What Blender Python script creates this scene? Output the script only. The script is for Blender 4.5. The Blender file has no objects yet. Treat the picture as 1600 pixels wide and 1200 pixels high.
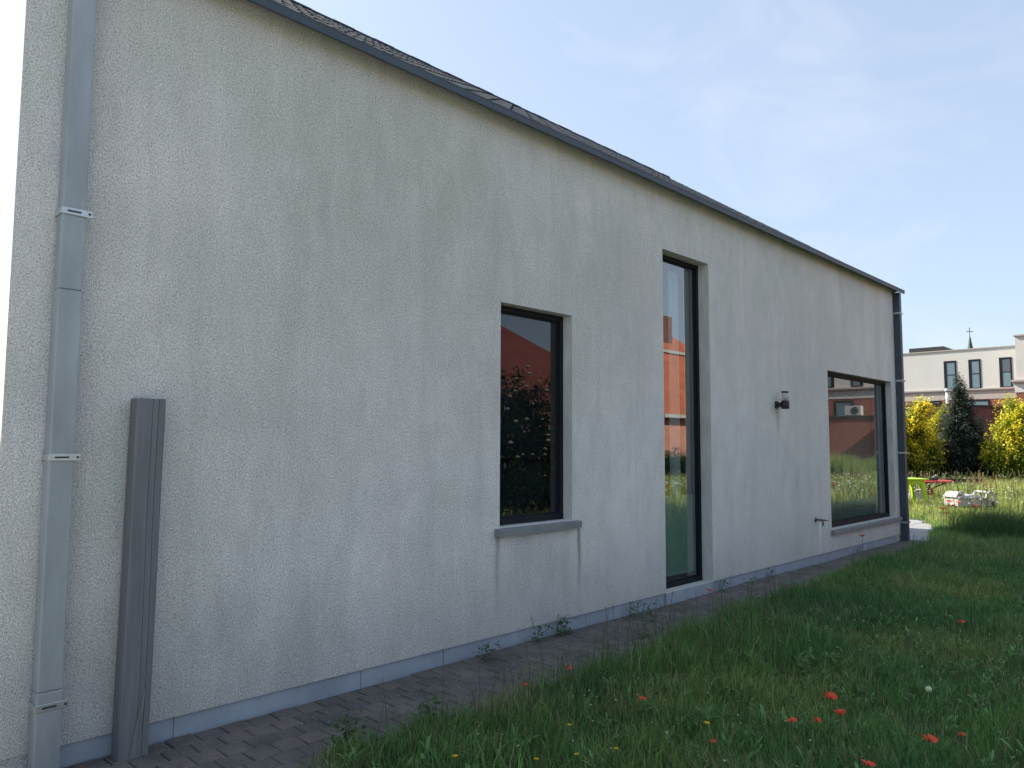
import bpy, bmesh, math, random
import numpy as np
from mathutils import Vector, Matrix
R = math.radians
PI = math.pi
rnd = random.Random(7)
rng = np.random.default_rng(11)
scn = bpy.context.scene
C = scn.collection

# ------------------------------------------------------------------ camera, sky, sun, exposure
CAM = Vector((0.0, -4.128, 1.55))
yaw, pitch, roll = 0.76976955, 0.07871663, 0.00485659
F = Vector((math.cos(yaw)*math.cos(pitch), math.sin(yaw)*math.cos(pitch), math.sin(pitch)))
Rt = Vector((math.sin(yaw), -math.cos(yaw), 0)); Up = Rt.cross(F)
cr, sr = math.cos(roll), math.sin(roll)
Rt, Up = cr*Rt+sr*Up, -sr*Rt+cr*Up
cd = bpy.data.cameras.new('camera'); cam = bpy.data.objects.new('camera', cd); C.objects.link(cam)
cd.sensor_width = 36; cd.lens = 36*1180/1600; cd.clip_end = 3000; cd.clip_start = 0.05
cam.matrix_world = Matrix(((Rt.x, Up.x, -F.x, CAM.x), (Rt.y, Up.y, -F.y, CAM.y), (Rt.z, Up.z, -F.z, CAM.z), (0, 0, 0, 1)))
scn.camera = cam

SUN_AZ, SUN_EL = R(106.5), R(38)           # azimuth measured from +x towards +y
sunv = Vector((math.cos(SUN_AZ)*math.cos(SUN_EL), math.sin(SUN_AZ)*math.cos(SUN_EL), math.sin(SUN_EL)))
w = bpy.data.worlds.new('World'); scn.world = w; w.use_nodes = True
nt = w.node_tree; nt.nodes.clear()
def N(t, kind, **kw):
    n = t.nodes.new(kind)
    for k, v in kw.items(): setattr(n, k, v)
    return n
out = N(nt, 'ShaderNodeOutputWorld'); bg = N(nt, 'ShaderNodeBackground')
sky = N(nt, 'ShaderNodeTexSky', sky_type='NISHITA', sun_disc=False)
sky.sun_elevation = SUN_EL; sky.sun_rotation = math.atan2(sunv.x, sunv.y)
sky.air_density = 1.0; sky.dust_density = 1.7; sky.ozone_density = 1.6; sky.altitude = 20
bg.inputs['Strength'].default_value = 0.14
tc = N(nt, 'ShaderNodeTexCoord'); mp = N(nt, 'ShaderNodeMapping'); mp.inputs['Scale'].default_value = (1.2, 2.6, 4.5)
mp.inputs['Rotation'].default_value = (0.3, 0.2, 0.9)
no = N(nt, 'ShaderNodeTexNoise'); no.inputs['Scale'].default_value = 1.7; no.inputs['Detail'].default_value = 7; no.inputs['Roughness'].default_value = 0.58; no.inputs['Distortion'].default_value = 0.5
rp = N(nt, 'ShaderNodeValToRGB'); rp.color_ramp.elements[0].position = 0.47; rp.color_ramp.elements[1].position = 0.78; rp.color_ramp.elements[1].color = (0.22, 0.22, 0.22, 1)
mx = N(nt, 'ShaderNodeMixRGB', blend_type='MIX'); mx.inputs['Color2'].default_value = (4.2, 4.4, 4.7, 1)
nt.links.new(tc.outputs['Generated'], mp.inputs[0]); nt.links.new(mp.outputs[0], no.inputs['Vector'])
nt.links.new(no.outputs['Fac'], rp.inputs[0]); nt.links.new(rp.outputs[0], mx.inputs['Fac'])
wbn = N(nt, 'ShaderNodeMixRGB', blend_type='MULTIPLY'); wbn.inputs[0].default_value = 1; wbn.inputs['Color2'].default_value = (0.75, 0.83, 0.95, 1)   # warm white balance of the photo
nt.links.new(sky.outputs[0], wbn.inputs['Color1']); hz = N(nt, 'ShaderNodeMixRGB'); hz.inputs[0].default_value = 0.33; hz.inputs['Color2'].default_value = (1.6, 2.0, 2.6, 1)   # thin even milkiness
nt.links.new(wbn.outputs[0], hz.inputs['Color1']); nt.links.new(hz.outputs[0], mx.inputs['Color1']); gmn = N(nt, 'ShaderNodeGamma'); gmn.inputs[1].default_value = 0.6      # hazy air: softer contrast between sun side and far side of the sky
nt.links.new(mx.outputs[0], gmn.inputs[0]); nt.links.new(gmn.outputs[0], bg.inputs[0]); nt.links.new(bg.outputs[0], out.inputs[0])
sl = bpy.data.lights.new('sun', 'SUN'); sl.energy = 3.1; sl.angle = R(0.6); sl.color = (1, 0.93, 0.82)
so = bpy.data.objects.new('sun', sl); C.objects.link(so); so.rotation_euler = sunv.to_track_quat('Z', 'Y').to_euler()
scn.view_settings.view_transform = 'Standard'; scn.view_settings.look = 'None'
scn.view_settings.gamma = 1; scn.view_settings.use_curve_mapping = False
scn.view_settings.exposure = 1.75
scn.render.engine = 'CYCLES'
scn.cycles.max_bounces = 5; scn.cycles.transparent_max_bounces = 16

# ------------------------------------------------------------------ helpers
def link(o, parent=None):
    C.objects.link(o)
    if parent: o.parent = parent
    return o
def tag(o, label=None, cat=None, group=None, kind=None):
    if label: o['label'] = label
    if cat: o['category'] = cat
    if group: o['group'] = group
    if kind: o['kind'] = kind
    return o
def empty(name, loc=(0, 0, 0), rz=0):
    o = bpy.data.objects.new(name, None); o.empty_display_size = 0.1
    link(o); o.location = loc; o.rotation_euler = (0, 0, rz); return o
def mesh_obj(name, bm, m=None, parent=None, smooth=False):
    me = bpy.data.meshes.new(name); bm.to_mesh(me); bm.free()
    if smooth:
        for p in me.polygons: p.use_smooth = True
    if m: me.materials.append(m)
    return link(bpy.data.objects.new(name, me), parent)
def inst(name, me, parent=None, loc=(0, 0, 0), rot=(0, 0, 0), sc=(1, 1, 1)):
    o = bpy.data.objects.new(name, me); link(o, parent); o.location = loc; o.rotation_euler = rot; o.scale = sc; return o
def box(bm, x0, x1, y0, y1, z0, z1, bev=0.0, mat=None):
    vs = [bm.verts.new((x, y, z)) for x in (x0, x1) for y in (y0, y1) for z in (z0, z1)]
    fs = [(0, 1, 3, 2), (4, 6, 7, 5), (0, 4, 5, 1), (2, 3, 7, 6), (0, 2, 6, 4), (1, 5, 7, 3)]
    faces = [bm.faces.new([vs[i] for i in f]) for f in fs]
    if bev > 0:
        es = list({e for f in faces for e in f.edges})
        r = bmesh.ops.bevel(bm, geom=es, offset=bev, segments=2, affect='EDGES', profile=0.6)
    if mat is not None: bmesh.ops.transform(bm, matrix=mat, verts=[v for v in vs if v.is_valid])
    return vs
def prism(bm, prof, x0, x1, axis='x'):
    """profile [(a,b)] extruded along axis"""
    def P(t, a, b):
        return (t, a, b) if axis == 'x' else ((a, t, b) if axis == 'y' else (a, b, t))
    A = [bm.verts.new(P(x0, a, b)) for a, b in prof]; B = [bm.verts.new(P(x1, a, b)) for a, b in prof]
    n = len(prof)
    for i in range(n): bm.faces.new((A[i], A[(i+1) % n], B[(i+1) % n], B[i]))
    bm.faces.new(A[::-1]); bm.faces.new(B)
    bmesh.ops.recalc_face_normals(bm, faces=bm.faces[:])
def tube(bm, pts, rad, seg=8, cap=True):
    pts = [Vector(p) for p in pts]
    if not hasattr(rad, '__len__'): rad = [rad]*len(pts)
    rings = []; prev = None
    for i, p in enumerate(pts):
        d = (pts[min(i+1, len(pts)-1)]-pts[max(i-1, 0)]).normalized()
        u = d.orthogonal().normalized() if prev is None else (prev-d*prev.dot(d)).normalized()
        prev = u; v = d.cross(u)
        rings.append([bm.verts.new(p+(u*math.cos(2*PI*k/seg)+v*math.sin(2*PI*k/seg))*rad[i]) for k in range(seg)])
    for a, b in zip(rings, rings[1:]):
        for k in range(seg): bm.faces.new((a[k], a[(k+1) % seg], b[(k+1) % seg], b[k]))
    if cap:
        bm.faces.new(rings[0][::-1]); bm.faces.new(rings[-1])
def lathe(bm, prof, seg=16, at=(0, 0, 0)):
    rings = []
    for r, z in prof:
        rings.append([bm.verts.new((at[0]+r*math.cos(2*PI*k/seg), at[1]+r*math.sin(2*PI*k/seg), at[2]+z)) for k in range(seg)])
    for a, b in zip(rings, rings[1:]):
        for k in range(seg): bm.faces.new((a[k], a[(k+1) % seg], b[(k+1) % seg], b[k]))
    bm.faces.new(rings[0][::-1]); bm.faces.new(rings[-1])
def at_px(x, y, z):
    """world point on the ray of photo pixel (x, y) at depth z"""
    return CAM+F*z+Rt*((x-800)/1180*z)+Up*((600-y)/1180*z)

# ------------------------------------------------------------------ materials
def mat(name, col=(0.5, 0.5, 0.5), rough=0.7, metal=0.0, var=0.0, vscale=5.0, bump=0.0, bscale=60.0, spec=0.5, col2=None, stretch=None, bdist=0.01):
    m = bpy.data.materials.new(name); m.use_nodes = True; t = m.node_tree
    b = t.nodes['Principled BSDF']
    b.inputs['Roughness'].default_value = rough; b.inputs['Metallic'].default_value = metal
    b.inputs['Specular IOR Level'].default_value = spec
    b.inputs['Base Color'].default_value = (*col, 1)
    tcn = N(t, 'ShaderNodeTexCoord'); vec = tcn.outputs['Object']
    if stretch:
        mpn = N(t, 'ShaderNodeMapping'); mpn.inputs['Scale'].default_value = stretch; t.links.new(vec, mpn.inputs[0]); vec = mpn.outputs[0]
    if var > 0 or col2:
        n1 = N(t, 'ShaderNodeTexNoise'); n1.inputs['Scale'].default_value = vscale; n1.inputs['Detail'].default_value = 6; n1.inputs['Roughness'].default_value = 0.6
        t.links.new(vec, n1.inputs['Vector'])
        r1 = N(t, 'ShaderNodeValToRGB'); e = r1.color_ramp.elements
        c2 = col2 or tuple(c*(1-var) for c in col)
        e[0].position = 0.3; e[1].position = 0.7; e[0].color = (*c2, 1); e[1].color = (*col, 1)
        t.links.new(n1.outputs['Fac'], r1.inputs[0]); t.links.new(r1.outputs[0], b.inputs['Base Color'])
    if bump > 0:
        n2 = N(t, 'ShaderNodeTexNoise'); n2.inputs['Scale'].default_value = bscale; n2.inputs['Detail'].default_value = 4
        t.links.new(vec, n2.inputs['Vector'])
        bp = N(t, 'ShaderNodeBump'); bp.inputs['Strength'].default_value = bump; bp.inputs['Distance'].default_value = bdist
        t.links.new(n2.outputs['Fac'], bp.inputs['Height']); t.links.new(bp.outputs[0], b.inputs['Normal'])
    return m
def attr_mat(name, rough=0.6, trans=0.3, spec=0.3):
    m = bpy.data.materials.new(name); m.use_nodes = True; t = m.node_tree; b = t.nodes['Principled BSDF']
    a = N(t, 'ShaderNodeAttribute', attribute_name='tint')
    t.links.new(a.outputs['Color'], b.inputs['Base Color']); b.inputs['Roughness'].default_value = rough; b.inputs['Specular IOR Level'].default_value = spec
    if trans > 0:
        tr = N(t, 'ShaderNodeBsdfTranslucent'); t.links.new(a.outputs['Color'], tr.inputs['Color'])
        ms = N(t, 'ShaderNodeMixShader'); ms.inputs[0].default_value = trans
        t.links.new(b.outputs[0], ms.inputs[1]); t.links.new(tr.outputs[0], ms.inputs[2])
        t.links.new(ms.outputs[0], t.nodes['Material Output'].inputs[0])
    return m
def glass(name, tint=(0.75, 0.8, 0.8), ior=1.75):
    m = bpy.data.materials.new(name); m.use_nodes = True; t = m.node_tree; t.nodes.remove(t.nodes['Principled BSDF'])
    g = N(t, 'ShaderNodeBsdfGlossy'); g.inputs['Roughness'].default_value = 0.0; g.inputs['Color'].default_value = (0.95, 0.97, 1, 1)
    tr = N(t, 'ShaderNodeBsdfTransparent'); tr.inputs['Color'].default_value = (*tint, 1)
    f = N(t, 'ShaderNodeFresnel'); f.inputs['IOR'].default_value = ior
    ge_ = N(t, 'ShaderNodeNewGeometry'); inv = N(t, 'ShaderNodeMath', operation='SUBTRACT'); inv.inputs[0].default_value = 1.0; t.links.new(ge_.outputs['Backfacing'], inv.inputs[1])
    mu = N(t, 'ShaderNodeMath', operation='MULTIPLY'); t.links.new(f.outputs[0], mu.inputs[0]); t.links.new(inv.outputs[0], mu.inputs[1])
    ms = N(t, 'ShaderNodeMixShader'); t.links.new(mu.outputs[0], ms.inputs[0]); t.links.new(tr.outputs[0], ms.inputs[1]); t.links.new(g.outputs[0], ms.inputs[2])
    t.links.new(ms.outputs[0], t.nodes['Material Output'].inputs[0])
    return m
def brick_mat(name, c1, c2, mortar, sc=1.0, bw=0.21, bh=0.065):
    m = bpy.data.materials.new(name); m.use_nodes = True; t = m.node_tree; b = t.nodes['Principled BSDF']; b.inputs['Roughness'].default_value = 0.9
    tcn = N(t, 'ShaderNodeTexCoord'); sp = N(t, 'ShaderNodeSeparateXYZ'); ad = N(t, 'ShaderNodeMath', operation='ADD'); cb = N(t, 'ShaderNodeCombineXYZ')
    t.links.new(tcn.outputs['Object'], sp.inputs[0]); t.links.new(sp.outputs[0], ad.inputs[0]); t.links.new(sp.outputs[1], ad.inputs[1])
    t.links.new(ad.outputs[0], cb.inputs[0]); t.links.new(sp.outputs[2], cb.inputs[1])
    br = N(t, 'ShaderNodeTexBrick'); br.inputs['Scale'].default_value = 1; br.inputs['Brick Width'].default_value = bw; br.inputs['Row Height'].default_value = bh
    br.inputs['Mortar Size'].default_value = 0.006; br.inputs['Color1'].default_value = (*c1, 1); br.inputs['Color2'].default_value = (*c2, 1); br.inputs['Mortar'].default_value = (*mortar, 1)
    t.links.new(cb.outputs[0], br.inputs[0])
    n1 = N(t, 'ShaderNodeTexNoise'); n1.inputs['Scale'].default_value = 1.3; n1.inputs['Detail'].default_value = 5
    t.links.new(tcn.outputs['Object'], n1.inputs['Vector'])
    mxn = N(t, 'ShaderNodeMixRGB', blend_type='MULTIPLY'); mxn.inputs['Fac'].default_value = 0.5
    t.links.new(br.outputs['Color'], mxn.inputs[1]); t.links.new(n1.outputs['Fac'], mxn.inputs[2]); t.links.new(mxn.outputs[0], b.inputs['Base Color'])
    return m

def plaster():
    m = bpy.data.materials.new('rough_render_plaster'); m.use_nodes = True; t = m.node_tree; b = t.nodes['Principled BSDF']
    b.inputs['Roughness'].default_value = 0.95; b.inputs['Specular IOR Level'].default_value = 0.2
    L = t.links; tcn = N(t, 'ShaderNodeTexCoord'); O = tcn.outputs['Object']
    def noise(scale, detail=5, rough=0.6, st=None, dist=0.0):
        v = O
        if st:
            q = N(t, 'ShaderNodeMapping'); q.inputs['Scale'].default_value = st; L.new(O, q.inputs[0]); v = q.outputs[0]
        n = N(t, 'ShaderNodeTexNoise'); n.inputs['Scale'].default_value = scale; n.inputs['Detail'].default_value = detail; n.inputs['Roughness'].default_value = rough; n.inputs['Distortion'].default_value = dist
        L.new(v, n.inputs['Vector']); return n.outputs['Fac']
    def ramp(v, p0, p1, c0, c1):
        r = N(t, 'ShaderNodeValToRGB'); e = r.color_ramp.elements; e[0].position = p0; e[1].position = p1; e[0].color = (*c0, 1); e[1].color = (*c1, 1); L.new(v, r.inputs[0]); return r.outputs[0]
    def mixc(kind, f, a, c):
        q = N(t, 'ShaderNodeMixRGB', blend_type=kind)
        if isinstance(f, float): q.inputs[0].default_value = f
        else: L.new(f, q.inputs[0])
        for k, s in ((1, a), (2, c)):
            if isinstance(s, tuple): q.inputs[k].default_value = (*s, 1)
            else: L.new(s, q.inputs[k])
        return q.outputs[0]
    def math_(op, a, c, clamp=False):
        q = N(t, 'ShaderNodeMath', operation=op, use_clamp=clamp)
        for k, s in ((0, a), (1, c)):
            if isinstance(s, (int, float)): q.inputs[k].default_value = s
            else: L.new(s, q.inputs[k])
        return q.outputs[0]
    sp = N(t, 'ShaderNodeSeparateXYZ'); L.new(O, sp.inputs[0]); X, Z = sp.outputs[0], sp.outputs[2]
    # cloudy tone: warm, cool and green algae drifts
    c = ramp(noise(0.55, 6, 0.62, (1, 1, 0.8)), 0.33, 0.68, (0.50, 0.505, 0.485), (0.62, 0.60, 0.585))
    c = mixc('MIX', ramp(noise(0.9, 6, 0.7, (1, 1, 0.55), 0.6), 0.52, 0.74, (0, 0, 0), (0.55, 0.55, 0.55)), c, (0.43, 0.46, 0.405))
    c = mixc('MIX', ramp(noise(1.7, 5, 0.65, (1.6, 1, 0.22)), 0.50, 0.78, (0, 0, 0), (0.5, 0.5, 0.5)), c, (0.47, 0.425, 0.42))
    # run-off streaks, strong high on the wall
    st = ramp(noise(3.2, 7, 0.72, (1.5, 1, 0.22), 0.5), 0.50, 0.80, (0, 0, 0), (0.55, 0.55, 0.55))
    c = mixc('MIX', st, c, (0.35, 0.35, 0.34))
    st2 = ramp(noise(8, 6, 0.75, (2.6, 1, 0.16)), 0.52, 0.76, (0, 0, 0), (0.4, 0.4, 0.4))
    c = mixc('MIX', st2, c, (0.68, 0.68, 0.66))
    # grime: splash zone at the bottom, darkened patch mid height
    bot = N(t, 'ShaderNodeMapRange'); bot.inputs[1].default_value = 0.75; bot.inputs[2].default_value = 0.1; bot.inputs[3].default_value = 0; bot.inputs[4].default_value = 1; L.new(Z, bot.inputs[0])
    bm_ = math_('MULTIPLY', bot.outputs[0], noise(2.4, 6, 0.75, (1, 1, 0.5)), True)
    c = mixc('MIX', math_('MULTIPLY', bm_, 1.1, True), c, (0.33, 0.33, 0.315))
    top = N(t, 'ShaderNodeMapRange'); top.inputs[1].default_value = 2.1; top.inputs[2].default_value = 3.4; L.new(Z, top.inputs[0])
    tm = math_('MULTIPLY', top.outputs[0], ramp(noise(1.2, 7, 0.72, (1.2, 1, 0.45), 0.5), 0.42, 0.66, (0, 0, 0), (1, 1, 1)), True)
    c = mixc('MIX', math_('MULTIPLY', tm, 0.42, True), c, (0.36, 0.38, 0.335))
    # drips below the sill ends, the lamp and the tap
    wob = math_('MULTIPLY', math_('SUBTRACT', noise(2.5, 3, 0.5), 0.5), 0.05)
    Xw = math_('ADD', X, wob)
    def drip(x, wd, z1, z0, col, s):
        nonlocal c
        a = math_('ABSOLUTE', math_('SUBTRACT', Xw, x), 0); a = math_('SUBTRACT', 1, math_('DIVIDE', a, wd), True)
        a = math_('POWER', a, 1.4)
        h = N(t, 'ShaderNodeMapRange'); h.inputs[1].default_value = z0; h.inputs[2].default_value = z0+0.75*(z1-z0); L.new(Z, h.inputs[0])
        k = math_('LESS_THAN', Z, z1); a = math_('MULTIPLY', a, math_('MULTIPLY', h.outputs[0], k))
        a = math_('MULTIPLY', a, math_('ADD', noise(14, 4, 0.6, (2, 1, 0.35)), 0.25), True)
        c = mixc('MIX', math_('MULTIPLY', a, s, True), c, col)
    drip(4.11, 0.045, 0.85, 0.2, (0.17, 0.175, 0.165), 1.0)
    drip(5.09, 0.04, 0.85, 0.15, (0.13, 0.125, 0.10), 1.25)
    drip(4.45, 0.3, 0.85, 0.3, (0.30, 0.30, 0.29), 0.5)
    drip(8.98, 0.08, 2.0, 1.55, (0.25, 0.27, 0.21), 0.9)
    drip(10.17, 0.05, 0.52, 0.02, (0.75, 0.75, 0.74), 1.3)
    drip(10.7, 0.12, 2.1, 1.0, (0.40, 0.30, 0.23), 0.28)
    # an older algae and soot stain high in the middle of the wall, fading into drips
    def blob(x0, z0, rx, rz, col, s):
        nonlocal c
        a = math_('POWER', math_('DIVIDE', math_('SUBTRACT', X, x0), rx), 2); b_ = math_('POWER', math_('DIVIDE', math_('SUBTRACT', Z, z0), rz), 2)
        k = math_('SUBTRACT', 1, math_('ADD', a, b_), True)
        k = math_('MULTIPLY', k, ramp(noise(2.6, 7, 0.75, (1.3, 1, 0.55), 0.6), 0.36, 0.66, (0, 0, 0), (1, 1, 1)), True)
        c = mixc('MIX', math_('MULTIPLY', k, s, True), c, col)
    blob(3.3, 3.2, 1.5, 0.8, (0.37, 0.395, 0.35), 0.75); blob(2.3, 2.5, 0.9, 1.1, (0.40, 0.42, 0.385), 0.55)
    blob(4.3, 2.2, 1.6, 0.6, (0.44, 0.415, 0.40), 0.6); blob(6.0, 2.9, 1.2, 0.8, (0.45, 0.42, 0.41), 0.5); blob(1.9, 0.3, 1.3, 0.55, (0.34, 0.34, 0.325), 0.8); blob(9.5, 2.8, 2.2, 0.9, (0.46, 0.42, 0.415), 0.5); blob(4.7, 0.3, 0.9, 0.5, (0.36, 0.36, 0.34), 0.7)
    bl = ramp(noise(4.2, 7, 0.75, (1, 1, 0.75), 0.4), 0.42, 0.72, (0, 0, 0), (0.42, 0.42, 0.42))
    c = mixc('MIX', bl, c, (0.40, 0.40, 0.385))
    # grain: pits and pale grains of the float finish
    g1 = noise(260, 2, 0.6); g2 = noise(84, 5, 0.8)
    c = mixc('MULTIPLY', 0.75, c, ramp(g1, 0.38, 0.58, (0.22, 0.22, 0.22), (1.42, 1.42, 1.42)))
    c = mixc('MULTIPLY', 0.42, c, ramp(g2, 0.34, 0.58, (0.32, 0.32, 0.32), (1.32, 1.32, 1.32)))
    c = mixc('MULTIPLY', 0.85, c, ramp(noise(115, 2, 0.5), 0.33, 0.41, (0.42, 0.42, 0.42), (1, 1, 1)))
    c = mixc('MULTIPLY', 1.0, c, (1.47, 1.475, 1.47))
    L.new(c, b.inputs['Base Color'])
    bp = N(t, 'ShaderNodeBump'); bp.inputs['Strength'].default_value = 1.0; bp.inputs['Distance'].default_value = 0.006
    L.new(math_('ADD', g1, g2), bp.inputs['Height']); L.new(bp.outputs[0], b.inputs['Normal'])
    return m

M_plaster = plaster()
M_reveal = mat('reveal_plaster', (0.66, 0.66, 0.62), 0.95, var=0.25, vscale=6, bump=0.5, bscale=120, stretch=(1, 1, 0.5))
M_plinth = mat('plinth_bluestone', (0.36, 0.41, 0.475), 0.7, var=0.25, vscale=4, bump=0.2, bscale=80)
M_sill = mat('bluestone_sill', (0.24, 0.255, 0.275), 0.55, var=0.3, vscale=7, bump=0.2, bscale=90)
M_frame = mat('anthracite_aluminium', (0.010, 0.014, 0.021), 0.6, var=0.2, vscale=9, spec=0.2)
M_zinc = mat('weathered_zinc', (0.35, 0.39, 0.415), 0.5, 0.3, var=0.28, vscale=3.5, bump=0.08, bscale=8, stretch=(2, 2, 0.5))
M_zincd = mat('dark_zinc', (0.065, 0.085, 0.11), 0.5, 0.25, var=0.25, vscale=3, stretch=(0.6, 2, 2))
M_steel = mat('galvanised_bracket', (0.55, 0.57, 0.58), 0.35, 0.8, var=0.2, vscale=30)
M_dark = mat('dark_slot', (0.03, 0.03, 0.032), 0.8)
M_tile = mat('slate_grey_roof_tile', (0.06, 0.072, 0.09), 0.85, var=0.25, vscale=3, bump=0.2, bscale=70, spec=0.2)
M_glass = glass('window_glass', (0.86, 0.91, 0.90), 2.9)
M_glassd = glass('dark_window_glass', (0.55, 0.58, 0.6), 1.7)
M_glassv = glass('far_window_glass', (0.2, 0.24, 0.26), 2.2)
M_int = mat('interior_wall', (0.16, 0.165, 0.17), 0.9, var=0.1)
M_intf = mat('interior_floor', (0.08, 0.075, 0.07), 0.6, var=0.2)
M_curtain = mat('grey_curtain', (0.45, 0.47, 0.48), 0.9, var=0.1)
M_film = mat('frosted_panel', (0.20, 0.31, 0.27), 0.5, var=0.1)
M_soil = mat('soil', (0.085, 0.075, 0.045), 0.95, var=0.5, vscale=3, bump=0.6, bscale=30, col2=(0.05, 0.085, 0.028))
M_far = mat('far_ground', (0.19, 0.19, 0.09), 0.95, var=0.4, vscale=0.3)
M_bed = mat('joint_sand', (0.035, 0.034, 0.028), 0.95, var=0.5, vscale=14, bump=0.5, bscale=120, col2=(0.028, 0.04, 0.016))
M_grass = attr_mat('grass_blade', 0.5, 0.48, 0.4)
M_leaf = attr_mat('leaf', 0.45, 0.45, 0.4)
M_petal = attr_mat('petal', 0.5, 0.35, 0.3)
M_slab = mat('pale_concrete_slab', (0.31, 0.315, 0.32), 0.85, var=0.25, vscale=3, bump=0.3, bscale=60)
M_wood = mat('grey_weathered_timber', (0.17, 0.182, 0.198), 0.85, bump=0.5, bscale=9, stretch=(14, 14, 0.5), col2=(0.125, 0.128, 0.135), vscale=3.0, bdist=0.006)
M_white = mat('white_render', (0.54, 0.53, 0.50), 0.9, var=0.08, vscale=0.6)
M_belt = mat('cream_belt', (0.42, 0.37, 0.335), 0.9, var=0.12, vscale=1)
M_brick = brick_mat('red_brick', (0.36, 0.10, 0.065), (0.30, 0.08, 0.05), (0.30, 0.17, 0.13))
M_brickd = brick_mat('brown_red_brick', (0.22, 0.085, 0.07), (0.17, 0.065, 0.055), (0.2, 0.13, 0.11))
M_bricko = brick_mat('orange_brick', (0.66, 0.27, 0.17), (0.58, 0.22, 0.14), (0.55, 0.38, 0.3))
M_otile = mat('orange_clay_tile', (0.44, 0.13, 0.055), 0.85, var=0.4, vscale=1.4)
M_black = mat('black_roof_box', (0.018, 0.02, 0.024), 0.6, var=0.2)
M_lime = mat('lime_plastic', (0.42, 0.62, 0.02), 0.45, var=0.08, vscale=4)
M_red = mat('red_paint', (0.55, 0.035, 0.04), 0.45, var=0.15, vscale=5)
M_cream = mat('grey_white_plastic', (0.44, 0.435, 0.41), 0.5, var=0.12, vscale=6)
M_timber = mat('dark_timber_edging', (0.06, 0.05, 0.045), 0.9, var=0.4, vscale=5)
M_bark = mat('bark', (0.07, 0.055, 0.04), 0.95, var=0.4, vscale=8, bump=0.5, bscale=20)

def paver_mat(name, c):
    m = mat(name, c, 0.85, bump=0.6, bscale=110, spec=0.3); t = m.node_tree; b = t.nodes['Principled BSDF']
    oi = N(t, 'ShaderNodeObjectInfo'); tcn = N(t, 'ShaderNodeTexCoord')
    gm = N(t, 'ShaderNodeNewGeometry')
    n1 = N(t, 'ShaderNodeTexNoise'); n1.inputs['Scale'].default_value = 3.0; n1.inputs['Detail'].default_value = 8; n1.inputs['Roughness'].default_value = 0.7
    t.links.new(gm.outputs['Position'], n1.inputs['Vector'])
    r = N(t, 'ShaderNodeValToRGB'); e = r.color_ramp.elements; e[0].position = 0.3; e[1].position = 0.72
    e[0].color = (c[0]*0.55, c[1]*0.62, c[2]*0.55, 1); e[1].color = (c[0]*1.35, c[1]*1.3, c[2]*1.25, 1)
    t.links.new(n1.outputs['Fac'], r.inputs[0])
    r2 = N(t, 'ShaderNodeValToRGB'); e = r2.color_ramp.elements; e[0].color = (0.84, 0.84, 0.87, 1); e[1].color = (1.13, 1.08, 1.03, 1)
    t.links.new(oi.outputs['Random'], r2.inputs[0])
    q = N(t, 'ShaderNodeMixRGB', blend_type='MULTIPLY'); q.inputs[0].default_value = 1; t.links.new(r.outputs[0], q.inputs[1]); t.links.new(r2.outputs[0], q.inputs[2])
    n3 = N(t, 'ShaderNodeTexNoise'); n3.inputs['Scale'].default_value = 160; n3.inputs['Detail'].default_value = 2; t.links.new(gm.outputs['Position'], n3.inputs['Vector'])
    r3 = N(t, 'ShaderNodeValToRGB'); e = r3.color_ramp.elements; e[0].position = 0.62; e[1].position = 0.75; e[0].color = (0, 0, 0, 1); e[1].color = (0.5, 0.5, 0.5, 1); t.links.new(n3.outputs['Fac'], r3.inputs[0])
    q2 = N(t, 'ShaderNodeMixRGB'); t.links.new(r3.outputs[0], q2.inputs[0]); t.links.new(q.outputs[0], q2.inputs[1]); q2.inputs[2].default_value = (0.2, 0.19, 0.17, 1)
    t.links.new(q2.outputs[0], b.inputs['Base Color'])
    return m
M_paver = paver_mat('brown_grey_paver', (0.145, 0.132, 0.134))

# ------------------------------------------------------------------ setting: ground
bm = bmesh.new(); s = 1500
bm.faces.new([bm.verts.new(v) for v in ((-s, -s, -0.06), (s, -s, -0.06), (s, s, -0.06), (-s, s, -0.06))])
tag(mesh_obj('ground', bm, M_far), 'flat green land reaching the horizon around the garden', kind='structure')
def lawn_edge(x):     # y of the boundary between lawn and paving
    pts = [(-20, -0.92), (2.0, -0.92), (5, -0.86), (8, -0.72), (12.9, -0.6), (13.4, -0.5), (16.2, 0.12), (16.9, 0.55), (17.6, 1.0), (17.7, 40), (60, 40)]
    return float(np.interp(x, [p[0] for p in pts], [p[1] for p in pts]))
bm = bmesh.new()
xs = [-20, 0, 2, 5, 8, 12.9, 13.4, 15, 16.2, 16.9, 17.6, 17.7, 60]
top_ = [bm.verts.new((x, lawn_edge(x), -0.015)) for x in xs]; bot_ = [bm.verts.new((x, -30, -0.015)) for x in xs]
for i in range(len(xs)-1): bm.faces.new((bot_[i], bot_[i+1], top_[i+1], top_[i]))
tag(mesh_obj('lawn', bm, M_soil), 'earth under the lawn and the long meadow grass', kind='structure')

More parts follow.
